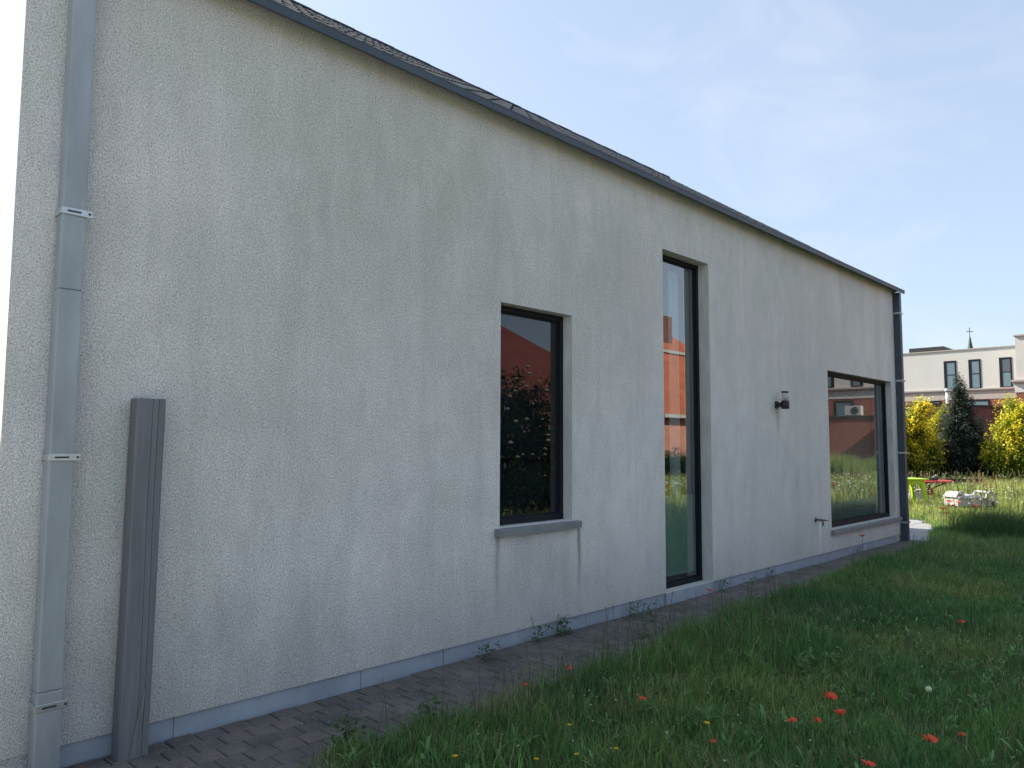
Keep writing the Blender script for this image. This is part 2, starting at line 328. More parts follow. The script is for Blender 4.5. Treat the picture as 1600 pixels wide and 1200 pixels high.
# pavement of small pavers along the wall
pav = empty('pavement'); tag(pav, 'narrow strip of brown grey concrete pavers laid in running bond along the wall', kind='structure')
bm = bmesh.new(); bm.faces.new([bm.verts.new(v) for v in ((-3, -1.0, -0.012), (13.64, -1.0, -0.012), (13.64, 0.0, -0.012), (-3, 0.0, -0.012))])
tag(mesh_obj('joint_bed', bm, M_bed, pav))
def paver_mesh(k):
    r_ = random.Random(k); bm = bmesh.new(); a = 0.0705; d = 0.0665; h = 0.0
    t_ = [bm.verts.new((sx*(a-0.006)+r_.uniform(-.0015, .0015), sy*(d-0.006)+r_.uniform(-.0015, .0015), 0)) for sx, sy in ((-1, -1), (1, -1), (1, 1), (-1, 1))]
    m_ = [bm.verts.new((sx*a+r_.uniform(-.001, .001), sy*d+r_.uniform(-.001, .001), -0.006)) for sx, sy in ((-1, -1), (1, -1), (1, 1), (-1, 1))]
    b_ = [bm.verts.new((v.co.x, v.co.y, -0.03)) for v in m_]
    bm.faces.new(t_)
    for A, B in ((t_, m_), (m_, b_)):
        for i in range(4): bm.faces.new((A[i], B[i], B[(i+1) % 4], A[(i+1) % 4]))
    me = bpy.data.meshes.new('paver'); bm.to_mesh(me); bm.free(); me.materials.append(M_paver); return me
pm = [paver_mesh(i) for i in range(6)]
PW, PD = 0.147, 0.139
cand = []
for j in range(7):
    y = -0.075-j*PD
    for i in range(-6, 90):
        x = 0.55+i*PW+(PW/2 if j % 2 else 0)+0.01
        if x > 13.55: continue
        cand.append((x, y))
vis = [c_ for c_ in cand if c_[0] > 1.0-0.3*c_[1]*0 and c_[0] > 0.95]
vis.sort(key=lambda c_: (c_[0])**2+(c_[1]+4.1)**2)
near = vis[:300]; nearset = set(near)
rest = [c_ for c_ in cand if c_ not in nearset]
for x, y in near:
    inst('paver', rnd.choice(pm), pav, (x, y, rnd.uniform(-.003, .002)+0.006*math.sin(x*1.7)), (rnd.uniform(-.012, .012), rnd.uniform(-.012, .012), rnd.uniform(-.02, .02)+rnd.choice((0, PI))))
bm = bmesh.new()
for x, y in rest:
    me = rnd.choice(pm); n0 = len(bm.verts); bm.from_mesh(me); bm.verts.ensure_lookup_table()
    T = Matrix.Translation((x, y, rnd.uniform(-.002, .002)+0.006*math.sin(x*1.7))) @ Matrix.Rotation(rnd.uniform(-.02, .02), 4, 'Z') @ Matrix.Rotation(rnd.uniform(-.015, .015), 4, 'X')
    bmesh.ops.transform(bm, matrix=T, verts=bm.verts[n0:])
tag(mesh_obj('far_pavers', bm, M_paver, pav), kind='stuff')
# pale yard added out of view to bounce sunlight onto the shaded wall
bm = bmesh.new(); bm.faces.new([bm.verts.new(v) for v in ((-16, -17, -0.004), (1.2, -17, -0.004), (1.2, -5.0, -0.004), (-0.3, -4.9, -0.004), (-0.3, 12, -0.004), (-16, 12, -0.004))])
tag(mesh_obj('bounce_yard', bm, mat('pale_bounce_surface', (0.5, 0.485, 0.45), 0.9, var=0.2, vscale=1.5)), 'unseen pale yard added to bounce sunlight onto the shaded wall', kind='structure')
# terrace slabs round the far gable
ter = empty('terrace'); tag(ter, 'pale concrete slab terrace round the far end of the house', kind='structure')
bm = bmesh.new(); bm.faces.new([bm.verts.new(v) for v in ((13.66, -0.6, -0.022), (17.7, -0.6, -0.022), (17.7, 9.5, -0.022), (13.66, 9.5, -0.022))])
mesh_obj('joint_bed', bm, M_bed, ter)
bm = bmesh.new(); box(bm, -0.3, 0.3, -0.3, 0.3, -0.05, 0.0, 0.004); me = bpy.data.meshes.new('slab'); bm.to_mesh(me); bm.free(); me.materials.append(M_slab)
for i in range(6):
    for j in range(16):
        x, y = 13.97+i*0.61, -0.27+j*0.61
        if y < lawn_edge(x)-0.25 and x > 14: continue
        inst('slab', me, ter, (x, y, rnd.uniform(-.002, .002)), (rnd.uniform(-.004, .004), rnd.uniform(-.004, .004), 0))

# ------------------------------------------------------------------ the house
L0, L1, W, EZ = 0.87, 13.55, 9.0, 4.15
SK = 1/math.tan(R(72))     # the near gable stands askew: it recedes out of sight behind the corner
def XL(y): return L0+SK*max(0.0, y)
house = empty('plaster_house', (0, 0, 0))
tag(house, 'long single storey house in weathered grey white render with dark tiled roof, nearest building', 'house')
openings = [(4.13, 5.0, 0.91, 2.655), (6.43, 7.34, 0.10, 3.52), (10.56, 13.20, 0.40, 2.59)]
bm = bmesh.new()
gx = sorted({L0, L1, *[o[0] for o in openings], *[o[1] for o in openings], 2.5, 9.0}); gz = sorted({0.105, EZ+0.034, *[o[2] for o in openings if o[2] > 0.2], *[o[3] for o in openings]})
V = {}
def gv(x, z, y=0.0):
    k = (x, y, z)
    if k not in V: V[k] = bm.verts.new((x, y, z))
    return V[k]
for i in range(len(gx)-1):
    for j in range(len(gz)-1):
        cx, cz = (gx[i]+gx[i+1])/2, (gz[j]+gz[j+1])/2
        if any(o[0] < cx < o[1] and o[2] < cz < o[3] for o in openings): continue
        bm.faces.new((gv(gx[i], gz[j]), gv(gx[i+1], gz[j]), gv(gx[i+1], gz[j+1]), gv(gx[i], gz[j+1])))
# underside lip above plinth
for i in range(len(gx)-1):
    if any(o[0] < (gx[i]+gx[i+1])/2 < o[1] and o[2] < 0.2 for o in openings): continue
    bm.faces.new((gv(gx[i], 0.105), gv(gx[i], 0.105, 0.05), gv(gx[i+1], 0.105, 0.05), gv(gx[i+1], 0.105)))
mesh_obj('facade_wall', bm, M_plaster, house)
for x0, x1, z0, z1 in openings:
    bm = bmesh.new(); D_ = 0.32; q = [(x0, z0), (x1, z0), (x1, z1), (x0, z1)]; A = [bm.verts.new((a, 0, b_)) for a, b_ in q]; B = [bm.verts.new((a, D_, b_)) for a, b_ in q]
    for k in range(4): bm.faces.new((A[k], A[(k+1) % 4], B[(k+1) % 4], B[k]))
    mesh_obj('reveal', bm, M_reveal, house)
RZ, RY = 7.25, 4.5
y0_ = 0.012; gprof = [(y0_, 0), (W, 0), (W, EZ-.08), (RY, RZ-0.12), (y0_, EZ-0.06)]
bm = bmesh.new(); prism(bm, gprof, L1-.298, L1-.002); mesh_obj('gable_wall', bm, M_plaster, house)
bm = bmesh.new()
A = [bm.verts.new((XL(p[0])+.002, p[0], p[1])) for p in gprof]; B = [bm.verts.new((XL(p[0])+.3, p[0], p[1])) for p in gprof]
for k in range(5): bm.faces.new((A[k], B[k], B[(k+1) % 5], A[(k+1) % 5]))
bm.faces.new(A); bm.faces.new(B[::-1]); bmesh.ops.recalc_face_normals(bm, faces=bm.faces[:]); mesh_obj('gable_wall', bm, M_plaster, house)
bm = bmesh.new(); box(bm, XL(W)+0.31, L1-0.3, W-0.3, W-0.002, 0, EZ-.1); mesh_obj('rear_wall', bm, M_plaster, house)
# interior so the windows look into rooms
bm = bmesh.new(); box(bm, XL(4)+.31, L1-0.31, 0.33, 3.8, 0.02, 0.09); mesh_obj('interior_floor', bm, M_intf, house)
bm = bmesh.new(); box(bm, XL(4)+.31, L1-0.31, 0.33, 3.8, 3.9, 4.0); mesh_obj('interior_ceiling', bm, M_int, house)
bm = bmesh.new(); box(bm, XL(4)+.31, L1-0.31, 3.6, 3.7, 0.1, 3.9)
for xx in (2.6, 5.8, 9.2): box(bm, xx, xx+0.1, 0.33, 3.59, 0.1, 3.89)
mesh_obj('interior_wall', bm, M_int, house)
# plinth panels
x = L0+0.01; edges = [L0+0.01, 1.72, 2.9, 3.98, 5.2, 6.43, 7.34, 8.3, 9.25, 10.2, 11.1, 12.1, 13.0, L1-0.01]
for a, b_ in zip(edges, edges[1:]):
    bm = bmesh.new()
    if a == 6.43: box(bm, a+.003, b_-.003, -0.004, 0.09, -0.04, 0.095, 0.004)
    else: box(bm, a+.0015, b_-.0015, 0.016+rnd.uniform(0, .003), 0.06, -0.04, 0.100, 0.003)
    mesh_obj('plinth_panel', bm, M_plinth, house)
# windows
def window(x0, x1, z0, z1, yf, fw=0.046, rails=(), sill=None, gm=M_glass):
    bm = bmesh.new(); y0, y1 = yf, yf+0.075
    prism_ = lambda *a: box(bm, *a, 0.004)
    prism_(x0+.002, x1-.002, y0, y1, z1-fw, z1-.002); prism_(x0+.002, x1-.002, y0, y1, z0+.002, z0+fw*1.1)
    prism_(x0+.002, x0+fw, y0+.0015, y1-.0015, z0+fw*1.1, z1-fw); prism_(x1-fw, x1-.002, y0+.0015, y1-.0015, z0+fw*1.1, z1-fw)
    # sash set back inside the outer frame
    s0 = 0.020; a0, a1, b0, b1 = x0+fw-0.002, x1-fw+0.002, z0+fw*1.1-0.002, z1-fw+0.002
    prism_(a0, a1, y0+.02, y1+.02, b1-s0, b1); prism_(a0, a1, y0+.02, y1+.02, b0, b0+s0)
    prism_(a0, a0+s0, y0+.022, y1+.018, b0+s0, b1-s0); prism_(a1-s0, a1, y0+.022, y1+.018, b0+s0, b1-s0)
    wd = mesh_obj('window', bm, M_frame, house)
    bm = bmesh.new(); box(bm, a0+s0-.004, a1-s0+.004, y0+.028, y0+.046, b0+s0-.004, b1-s0+.004); mesh_obj('pane', bm, gm, wd)
    for zz in rails:
        bm = bmesh.new(); box(bm, a0+s0, a1-s0, y0+.085, y0+.105, zz-.01, zz+.01); mesh_obj('inner_rail', bm, M_frame, wd)
    if sill:
        bm = bmesh.new(); sx0, sx1, sz0, sz1, sy = sill
        prism(bm, [(-sy, sz0), (-sy, sz1-.008), (-sy+.006, sz1-.003), (yf+.02, sz1+.012), (yf+.02, sz0)], sx0, sx1)
        mesh_obj('sill', bm, M_sill, wd)
    return wd
w2 = window(*openings[0], 0.095, rails=(2.11, 1.42), sill=(4.075, 5.07, 0.845, 0.902, 0.05), gm=M_glassd)
w2['label'] = 'dark dusky window with two slim rails behind the glass'
w1 = window(*openings[1], 0.125)
w1['label'] = 'tall narrow floor to eaves window'
w3 = window(*openings[2], 0.09, sill=(10.53, 13.36, 0.335, 0.392, 0.05))
w3['label'] = 'wide window at the far end'
# net curtain and frosted lower panel behind the tall window
bm = bmesh.new(); n_ = 30; pv = None
for i in range(n_+1):
    xx = 7.0+0.2*i/n_; yy = 0.30+0.012*math.sin(i*1.3)
    q = (bm.verts.new((xx, yy, 0.2)), bm.verts.new((xx, yy, 3.44)))
    if pv: bm.faces.new((pv[0], q[0], q[1], pv[1]))
    pv = q
mesh_obj('curtain', bm, M_curtain, w1, True)
bm = bmesh.new(); box(bm, 4.14, 4.99, 0.215, 0.22, 0.95, 2.62); mesh_obj('grey_screen', bm, mat('grey_screen', (0.06, 0.075, 0.10), 0.9, var=0.3, vscale=2.5), w2)
bm = bmesh.new(); box(bm, 6.50, 7.27, 0.192, 0.196, 0.2, 1.02); mesh_obj('frosted_film', bm, M_film, w1)

# roof: deck, tiles, ridge, verge
EY = -0.06; pitchr = math.atan2(RZ-EZ, RY-EY); SL = math.hypot(RZ-EZ, RY-EY)
cp, sp_ = math.cos(pitchr), math.sin(pitchr)
def RP(x, v, n):  # roof coords -> world (front slope)
    return (x, EY+v*cp-n*sp_, EZ+v*sp_+n*cp)
bm = bmesh.new()
def quadprism(pts):  # 8 pts
    vs = [bm.verts.new(p) for p in pts]
    for f in ((0, 1, 2, 3), (7, 6, 5, 4), (0, 4, 5, 1), (1, 5, 6, 2), (2, 6, 7, 3), (3, 7, 4, 0)): bm.faces.new([vs[i] for i in f])
xa0, xa1 = L0-.03, XL(RY)-.03
quadprism([RP(xa0, .09, -.05), RP(L1+.03, .09, -.05), RP(L1+.03, SL, -.05), RP(xa1, SL, -.05), RP(xa0, .06, -.01), RP(L1+.03, .06, -.01), RP(L1+.03, SL, -.01), RP(xa1, SL, -.01)])
def back(p, f=1): return (p[0], 2*RY-p[1], p[2])
xb0 = XL(W)-.03
quadprism([back(RP(xb0, 0, -.05)), back(RP(L1+.03, 0, -.05)), back(RP(L1+.03, SL-.03, -.05)), back(RP(xa1, SL-.03, -.05)), back(RP(xb0, 0, .02)), back(RP(L1+.03, 0, .02)), back(RP(L1+.03, SL-.03, .02)), back(RP(xa1, SL-.03, .02))])
roof = mesh_obj('roof', bm, M_tile, house)
TW, TL = 0.30, 0.345
def tile_mesh(k):
    r_ = random.Random(k); bm = bmesh.new(); tl = TL+0.05
    prof = [(0.0, 0.0), (0.0, 0.016), (0.008, 0.024), (0.03, 0.024), (0.04, 0.015), (0.16, 0.016), (0.27, 0.015), (0.294, 0.016), (0.294, 0.0)]
    A = [bm.verts.new((u, 0.0, n)) for u, n in prof]; B = [bm.verts.new((u, tl, n-0.012)) for u, n in prof]
    n_ = len(prof)
    for i in range(n_-1): bm.faces.new((A[i], B[i], B[i+1], A[i+1]))
    bm.faces.new(A)
    me = bpy.data.meshes.new('roof_tile'); bm.to_mesh(me); bm.free(); me.materials.append(M_tile); return me
tm_ = [tile_mesh(i) for i in range(4)]
ncol = int((L1-L0+.06)/TW)+1; ncourse = int(SL/TL)+1
restbm = bmesh.new(); cnt = 0
for j in range(ncourse):
    for i in range(ncol):
        x = L0-.03+i*((L1-L0+.06)/ncol)
        v = j*TL-0.03+rnd.uniform(-.003, .003); n = 0.002+rnd.uniform(0, .0025)
        if v+TL > SL+0.1 or x < L0-.03+SK*v*cp-.12: continue
        if cnt < 300:
            inst('roof_tile', rnd.choice(tm_), house, RP(x, v, n), (pitchr+rnd.uniform(-.002, .003), rnd.uniform(-.005, .005), rnd.uniform(-.003, .003))); cnt += 1
        else:
            me = rnd.choice(tm_); n0 = len(restbm.verts); restbm.from_mesh(me); restbm.verts.ensure_lookup_table()
            T = Matrix.Translation(RP(x, v, n)) @ Matrix.Rotation(pitchr, 4, 'X') @ Matrix.Rotation(rnd.uniform(-.005, .005), 4, 'Y')
            bmesh.ops.transform(restbm, matrix=T, verts=restbm.verts[n0:])
tag(mesh_obj('upper_roof_tiles', restbm, M_tile, house), kind='stuff')
for i in range(38):
    bm = bmesh.new(); x = XL(RY)-.03+i*0.334
    if x > L1: bm.free(); break
    x1_ = min(x+0.345, L1+.04); k = [(RY+0.12*math.cos(a), RZ-.05+0.062*math.sin(a)+(0.006 if i % 2 else 0)) for a in np.linspace(0, PI, 7)]
    prism(bm, k, x+(0.002 if i % 2 else 0), x1_); mesh_obj('ridge_tile', bm, M_tile, house)
for (d0, d1, lf) in ((-.05, -.028, 1), (.028, .05, 0)):
    bm = bmesh.new(); e0, r0_, w0_ = (L0, XL(RY), XL(W)) if lf else (L1, L1, L1)
    quadprism([RP(e0+d0, .10, -.1), RP(e0+d1, .10, -.1), RP(r0_+d1, SL, -.1), RP(r0_+d0, SL, -.1), RP(e0+d0, -.02, .02), RP(e0+d1, -.02, .02), RP(r0_+d1, SL, .02), RP(r0_+d0, SL, .02)])
    quadprism([back(p) for p in (RP(w0_+d0, -.02, -.1), RP(w0_+d1, -.02, -.1), RP(r0_+d1, SL-.02, -.1), RP(r0_+d0, SL-.02, -.1), RP(w0_+d0, -.02, .02), RP(w0_+d1, -.02, .02), RP(r0_+d1, SL-.02, .02), RP(r0_+d0, SL-.02, .02))])
    mesh_obj('verge_trim', bm, M_zincd, house)
# gutter in sections
gp = [(-0.004, 4.165), (-0.118, 4.093), (-0.130, 4.089), (-0.1345, 4.093), (-0.135, 4.110), (-0.1365, 4.138), (-0.1385, 4.142), (-0.1385, 4.150), (-0.132, 4.153), (-0.124, 4.148), (-0.118, 4.128), (-0.06, 4.155), (-0.03, 4.178), (-0.004, 4.186)]
ge = [L0-.04, 3.9, 6.95, 10.0, L1+.05]
for i, (a, b_) in enumerate(zip(ge, ge[1:])):
    bm = bmesh.new(); prism(bm, [(p[0]-(0.0015 if i % 2 else 0), p[1]) for p in gp], a+.001, b_-.001); mesh_obj('gutter', bm, M_zincd, house)
# downpipes
def downpipe(x0, x1, y0, y1, brs, joints, m, name='downpipe'):
    bm = bmesh.new()
    zs = [0.0]+sorted(joints)+[4.10]
    for k, (a, b_) in enumerate(zip(zs, zs[1:])):
        e = 0.0035*(len(zs)-k) * 0.5
        box(bm, x0-e, x1+e, y0-e, y1, a, b_-0.001, 0.006)
    dp = mesh_obj(name, bm, m, house)
    for zb in brs:
        bm = bmesh.new(); box(bm, x0-.012, x1+.03, y0-.011, y0-.006, zb-.017, zb+.017, 0.002)
        box(bm, x0-.012, x0-.006, y0-.006, 0.0, zb-.015, zb+.015)
        tube(bm, [(x1+.02, y0-.006, zb), (x1+.02, 0, zb)], 0.005, 6)
        br = mesh_obj('bracket', bm, M_steel, dp)
        bm = bmesh.new(); box(bm, x0+.015, x1-.02, y0-.0135, y0-.0105, zb-.004, zb+.004); mesh_obj('slot', bm, M_dark, dp)
        bm = bmesh.new(); lathe(bm, [(0.006, 0), (0.006, 0.004)], 6); ob = mesh_obj('screw', bm, M_dark, dp); ob.location = (x1+.017, y0-.011, zb); ob.rotation_euler = (PI/2, 0, 0)
    return dp
d1 = downpipe(1.05, 1.145, -0.10, -0.012, (2.66, 1.475, 0.33), (0.40, 2.28), M_zinc)
d1['label'] = 'pale zinc box downpipe at the near corner with three steel brackets'
d2 = downpipe(13.415, 13.515, -0.10, -0.005, (3.75, 2.62, 1.43, 0.3), (2.2,), M_zincd)
d2['label'] = 'dark downpipe at the far corner'

# ------------------------------------------------------------------ things on and beside the wall
post = empty('timber_post', (1.40, -0.13, 0)); tag(post, 'square weathered grey timber post standing against the wall beside the near downpipe', 'post')
bm = bmesh.new(); nz = 14; pr = None; wx, wy = 0.14, 0.10
for k in range(nz+1):
    z = 1.77*k/nz; ox = 0.017*k/nz; oy = 0.0015*math.sin(k*.8)
    ring = []
    for (u, v) in ((0.008, 0), (0.03, 0), (0.075, 0), (0.0765, .005), (0.078, 0), (0.104, 0), (0.1055, .006), (0.107, 0), (wx-.006, 0), (wx, .006), (wx, wy), (0, wy), (0, .008)):
        ring.append(bm.verts.new((u+ox+(0.003*math.sin(k*.45) if 0.07 < u < 0.11 else 0), v+oy, z)))
    if pr:
        for q in range(len(ring)): bm.faces.new((pr[q], pr[(q+1) % len(ring)], ring[(q+1) % len(ring)], ring[q]))
    else: bm.faces.new(ring[::-1])
    pr = ring
bm.faces.new(pr)
mesh_obj('timber', bm, M_wood, post)
M_bare = mat('bare_wood', (0.22, 0.21, 0.20), 0.9, bump=0.7, bscale=8, stretch=(16, 16, .7), var=0.3)
bm = bmesh.new(); vs = [bm.verts.new(v) for v in ((0.05, -.004, 0.005), (0.085, -.004, 0.005), (0.078, -.004, 0.08), (0.105, -.004, 0.22), (0.112, -.004, 0.34), (0.092, -.004, 0.24), (0.07, -.004, 0.14), (0.058, -.004, 0.08))]
f = bm.faces.new(vs); r_ = bmesh.ops.extrude_face_region(bm, geom=[f]); bmesh.ops.translate(bm, vec=(0, .003, 0), verts=[v for v in r_['geom'] if isinstance(v, bmesh.types.BMVert)])
mesh_obj('splintered_patch', bm, M_bare, post)

lamp = empty('wall_lamp', (8.93, 0, 2.04)); lamp.scale = (.86, .86, .86); tag(lamp, 'black wall lamp with clear glass top between the tall and the wide window', 'lamp')
M_lb = mat('black_lamp_metal', (0.012, 0.013, 0.015), 0.5)
bm = bmesh.new(); box(bm, -.045, .045, -.03, -.001, -.05, .05, .004); mesh_obj('wall_plate', bm, M_lb, lamp)
bm = bmesh.new(); box(bm, -.03, .03, -.08, -.03, -.03, .03, .004); mesh_obj('arm', bm, M_lb, lamp)
bm = bmesh.new(); lathe(bm, [(.052, -.06), (.056, -.055), (.056, .05), (.05, .056)], 20, (0, -.135, 0)); mesh_obj('lamp_body', bm, M_lb, lamp, True)
bm = bmesh.new(); lathe(bm, [(.047, .057), (.047, .17)], 20, (0, -.135, 0)); mesh_obj('lamp_glass', bm, glass('lamp_glass', (0.85, 0.85, 0.85), 1.4), lamp, True)
bm = bmesh.new(); lathe(bm, [(.034, .057), (.034, .135), (.03, .15)], 14, (0, -.135, 0)); mesh_obj('bulb', bm, mat('bulb_white', (0.7, 0.68, 0.62), 0.4), lamp, True)
bm = bmesh.new(); lathe(bm, [(.05, .17), (.052, .175), (.052, .186), (.045, .19)], 20, (0, -.135, 0)); mesh_obj('lamp_cap', bm, M_lb, lamp, True)

tap = empty('garden_tap', (10.02, 0, 0.57)); tag(tap, 'small metal garden tap on the wall left of the wide window', 'tap')
M_brass = mat('dull_brass', (0.25, 0.22, 0.18), 0.4, 0.8, var=0.3, vscale=30)
bm = bmesh.new(); lathe(bm, [(.034, 0), (.034, .008), (.022, .014)], 14); ob = mesh_obj('rosette', bm, M_brass, tap, True); ob.rotation_euler = (PI/2, 0, 0)
bm = bmesh.new(); tube(bm, [(0, 0, 0), (0, -.08, 0), (.01, -.125, 0)], [.013, .015, .013], 10); tube(bm, [(0, -.085, 0), (0, -.10, -.03), (0, -.10, -.075)], [.012, .011, .010], 10); mesh_obj('spout', bm, M_brass, tap, True)
bm = bmesh.new(); tube(bm, [(.0, -.12, .0), (.0, -.15, .0)], .007, 8); box(bm, -.035, .035, -.16, -.15, -.007, .007, .002); mesh_obj('handle', bm, M_brass, tap)

# ------------------------------------------------------------------ far buildings
def facade_window(parent, X, y0, y1, z0, z1, bar=None, toph=.14, split=None):
    """window in a facade facing -x at plane X"""
    bm = bmesh.new(); f = .13
    box(bm, X-.03, X+.06, y0, y1, z1-toph, z1); box(bm, X-.03, X+.06, y0, y1, z0, z0+.06)
    box(bm, X-.028, X+.06, y0, y0+f*.8, z0+.06, z1-toph); box(bm, X-.028, X+.06, y1-f*1.4, y1, z0+.06, z1-toph)
    if bar: box(bm, X-.02, X+.05, y0+f*.8, y1-f*1.4, bar-.03, bar+.03)
    wd = mesh_obj('window', bm, M_frame, parent)
    bm = bmesh.new(); box(bm, X-.012, X-.004, y0+f*.8, y1-f*1.4, z0+.06, z1-toph); mesh_obj('pane', bm, M_pale, wd)
    return wd
M_pale = mat('pale_blue_blind_glass', (0.13, 0.2, 0.235), 0.15, var=0.1, vscale=0.8, spec=0.9)
M_greyp = mat('grey_blind_glass', (0.07, 0.09, 0.1), 0.15, var=0.1, vscale=0.8, spec=0.9)
wb = empty('white_apartment_building', (60, 10, 0)); tag(wb, 'flat roofed building in white render above red brick, with three tall windows, behind the shrubs', 'building')
def wpart(name, m, *boxes):
    bm = bmesh.new()
    for b_ in boxes: box(bm, *b_)
    o = mesh_obj(name, bm, m, wb); o.location = (-60, -10, 0); return o
wpart('upper_wall', M_white, (60, 72, 5.9, 24, 5.52, 8.27))
wpart('coping', M_belt, (59.93, 72.05, 5.9, 24.05, 8.27, 8.34))
wpart('belt_moulding', M_belt, (59.88, 60.4, 5.9, 24, 5.42, 5.52), (59.93, 60.4, 5.9, 24, 5.34, 5.41))
wpart('belt_panel', M_belt, (59.99, 60.6, 5.9, 24, 4.77, 5.335))
wpart('brick_wall', M_brick, (60.01, 72, 5.9, 24, 0, 4.765))
for (a, b_, m2) in ((10.29, 11.08, 0), (8.79, 9.53, 0), (6.95, 7.69, 1)):
    wd = facade_window(wb, 60, a, b_, 5.47+.05, 7.56, 6.55); wd.location = (-60, -10, 0)
    if m2:
        bm = bmesh.new(); box(bm, 59.982, 59.986, a+.11, b_-.19, 6.58, 7.4); o = mesh_obj('upper_blind', bm, M_greyp, wd)
for (a, b_, z0, z1) in ((11.35, 12.2, 3.6, 4.74), (8.35, 9.9, 3.3, 4.72)):
    wd = facade_window(wb, 60, a, b_, z0, z1, None, .1); wd.location = (-60, -10, 0)
wpart('roof_box', M_black, (60.6, 64, 11.2, 13.5, 8.3, 8.72))
bm = bmesh.new(); prism(bm, [(60.6, 8.3), (64, 8.3), (64, 8.72), (60.6, 8.72)], 0, 0.001, 'y'); bm.free()
bm = bmesh.new(); prism(bm, [(11.198, 8.3), (11.198, 8.72), (10.75, 8.40), (10.75, 8.3)], 60.6, 64); o = mesh_obj('roof_box_slope', bm, M_black, wb); o.location = (-60, -10, 0)

wg = empty('white_building_wing', (54.8, 0, 0)); tag(wg, 'projecting wing of the white and brick building at the right edge', 'building')
def gpart(name, m, *boxes):
    bm = bmesh.new()
    for b_ in boxes: box(bm, *b_)
    o = mesh_obj(name, bm, m, wg); o.location = (-54.8, 0, 0); return o
gpart('upper_wall', M_white, (54.8, 72, -26, 5.78, 5.6, 8.3)); gpart('coping', M_belt, (54.7, 72, -26, 5.85, 8.3, 8.38))
gpart('belt_moulding', M_belt, (54.6, 55, -26, 6.05, 5.48, 5.6), (54.68, 55, -26, 6.0, 5.38, 5.475)); gpart('belt_panel', M_white, (54.78, 55.2, -26, 5.9, 4.83, 5.375))
gpart('brick_wall', M_brick, (54.81, 72, -26, 5.85, 0, 4.825))
for yy in (-2, -5.5, -9, -11.5, -13.4, -15.4, -17.4, -20):
    wd = facade_window(wg, 54.8, yy, yy+.8, 5.66, 7.6, 6.6); wd.location = (-54.8, 0, 0)
for yy in (-6, -11, -16.6, -20):
    wd = facade_window(wg, 54.8, yy, yy+1.3, 3.2, 4.7); wd.location = (-54.8, 0, 0)

an = empty('brick_annex', (46, 7, 0)); tag(an, 'low flat roofed dark brick annex in front of the white building, behind the dark evergreen', 'annex')
bm = bmesh.new(); prism(bm, [(45.9, 8.75), (54.2, 5.4), (58.5, 7.5), (58.5, 13.5), (47, 13.5)], 0, 3.82, 'z'); o = mesh_obj('brick_wall', bm, M_brickd, an); o.location = (-46, -7, 0)
bm = bmesh.new(); prism(bm, [(45.8, 8.74), (54.15, 5.3), (58.6, 7.4), (58.6, 13.6), (46.9, 13.6)], 3.825, 3.92, 'z'); o = mesh_obj('roof_edge', bm, M_timber, an); o.location = (-46, -7, 0)
sh = empty('garden_shed', (43, 11, 0)); tag(sh, 'small cream rendered outbuilding behind the left golden shrub', 'shed')
bm = bmesh.new(); box(bm, -1, 3, -1.7, 2.5, 0, 3.55); mesh_obj('wall', bm, M_white, sh)
bm = bmesh.new(); box(bm, -1.1, 3.1, -1.8, 2.6, 3.55, 3.65); mesh_obj('roof', bm, M_belt, sh)
P = at_px(1481, 640, 41); fl = empty('flue_pipe', (P.x, P.y, 0)); tag(fl, 'white flue pipe with a cap rising left of the dark evergreen top', 'flue pipe')
bm = bmesh.new(); lathe(bm, [(.085, 0), (.085, 4.45)], 12); mesh_obj('pipe', bm, mat('white_flue', (0.6, 0.58, 0.53), 0.5), fl, True)
bm = bmesh.new(); lathe(bm, [(.11, 4.45), (.13, 4.5), (.13, 4.6), (.08, 4.66)], 12); mesh_obj('cap', bm, M_steel, fl, True)
# church
P = at_px(1518.5, 600, 120); ch = empty('church_spire', (P.x, P.y, 0)); tag(ch, 'slender dark church spire topped by a thin cross, above the roof of the white building', 'church')
M_slate = mat('church_slate', (0.05, 0.07, 0.065), 0.6, var=0.3, vscale=1)
bm = bmesh.new(); box(bm, -1.6, 1.6, -1.6, 1.6, 0, 11.0); mesh_obj('tower', bm, M_brickd, ch)
bm = bmesh.new(); lathe(bm, [(1.75, 11.0), (0.9, 14.0), (.09, 18.9)], 8); mesh_obj('spire', bm, M_slate, ch)
bm = bmesh.new(); tube(bm, [(0, 0, 18.8), (0, 0, 20.3)], .05, 6); d = Vector((Rt.x, Rt.y, 0)).normalized()
tube(bm, [d*-.42+Vector((0, 0, 19.75)), d*.42+Vector((0, 0, 19.75))], .05, 6)
for q in (d*-.42+Vector((0, 0, 19.75)), d*.42+Vector((0, 0, 19.75)), Vector((0, 0, 20.3)), Vector((0, 0, 19.75))):
    bmesh.ops.create_icosphere(bm, subdivisions=1, radius=.1, matrix=Matrix.Translation(q))
mesh_obj('cross', bm, M_slate, ch)
# house far left
fh = empty('far_house', (4.0, 31, 0)); tag(fh, 'grey roofed house far away, just seen past the near left corner of the wall', 'house')
bm = bmesh.new(); box(bm, -5, 3.1, 0, 6, 0, 2.5); mesh_obj('wall', bm, M_sill, fh)
bm = bmesh.new(); box(bm, -5.2, 3.2, -.35, -.2, 2.35, 2.6); mesh_obj('gutter', bm, M_cream, fh)
bm = bmesh.new(); prism(bm, [(-.3, 2.55), (6.3, 2.55), (6.3, 2.7), (3, 4.3), (1.0, 4.0), (-.3, 2.75)], -5.2, 3.2); mesh_obj('roof', bm, M_zinc, fh)

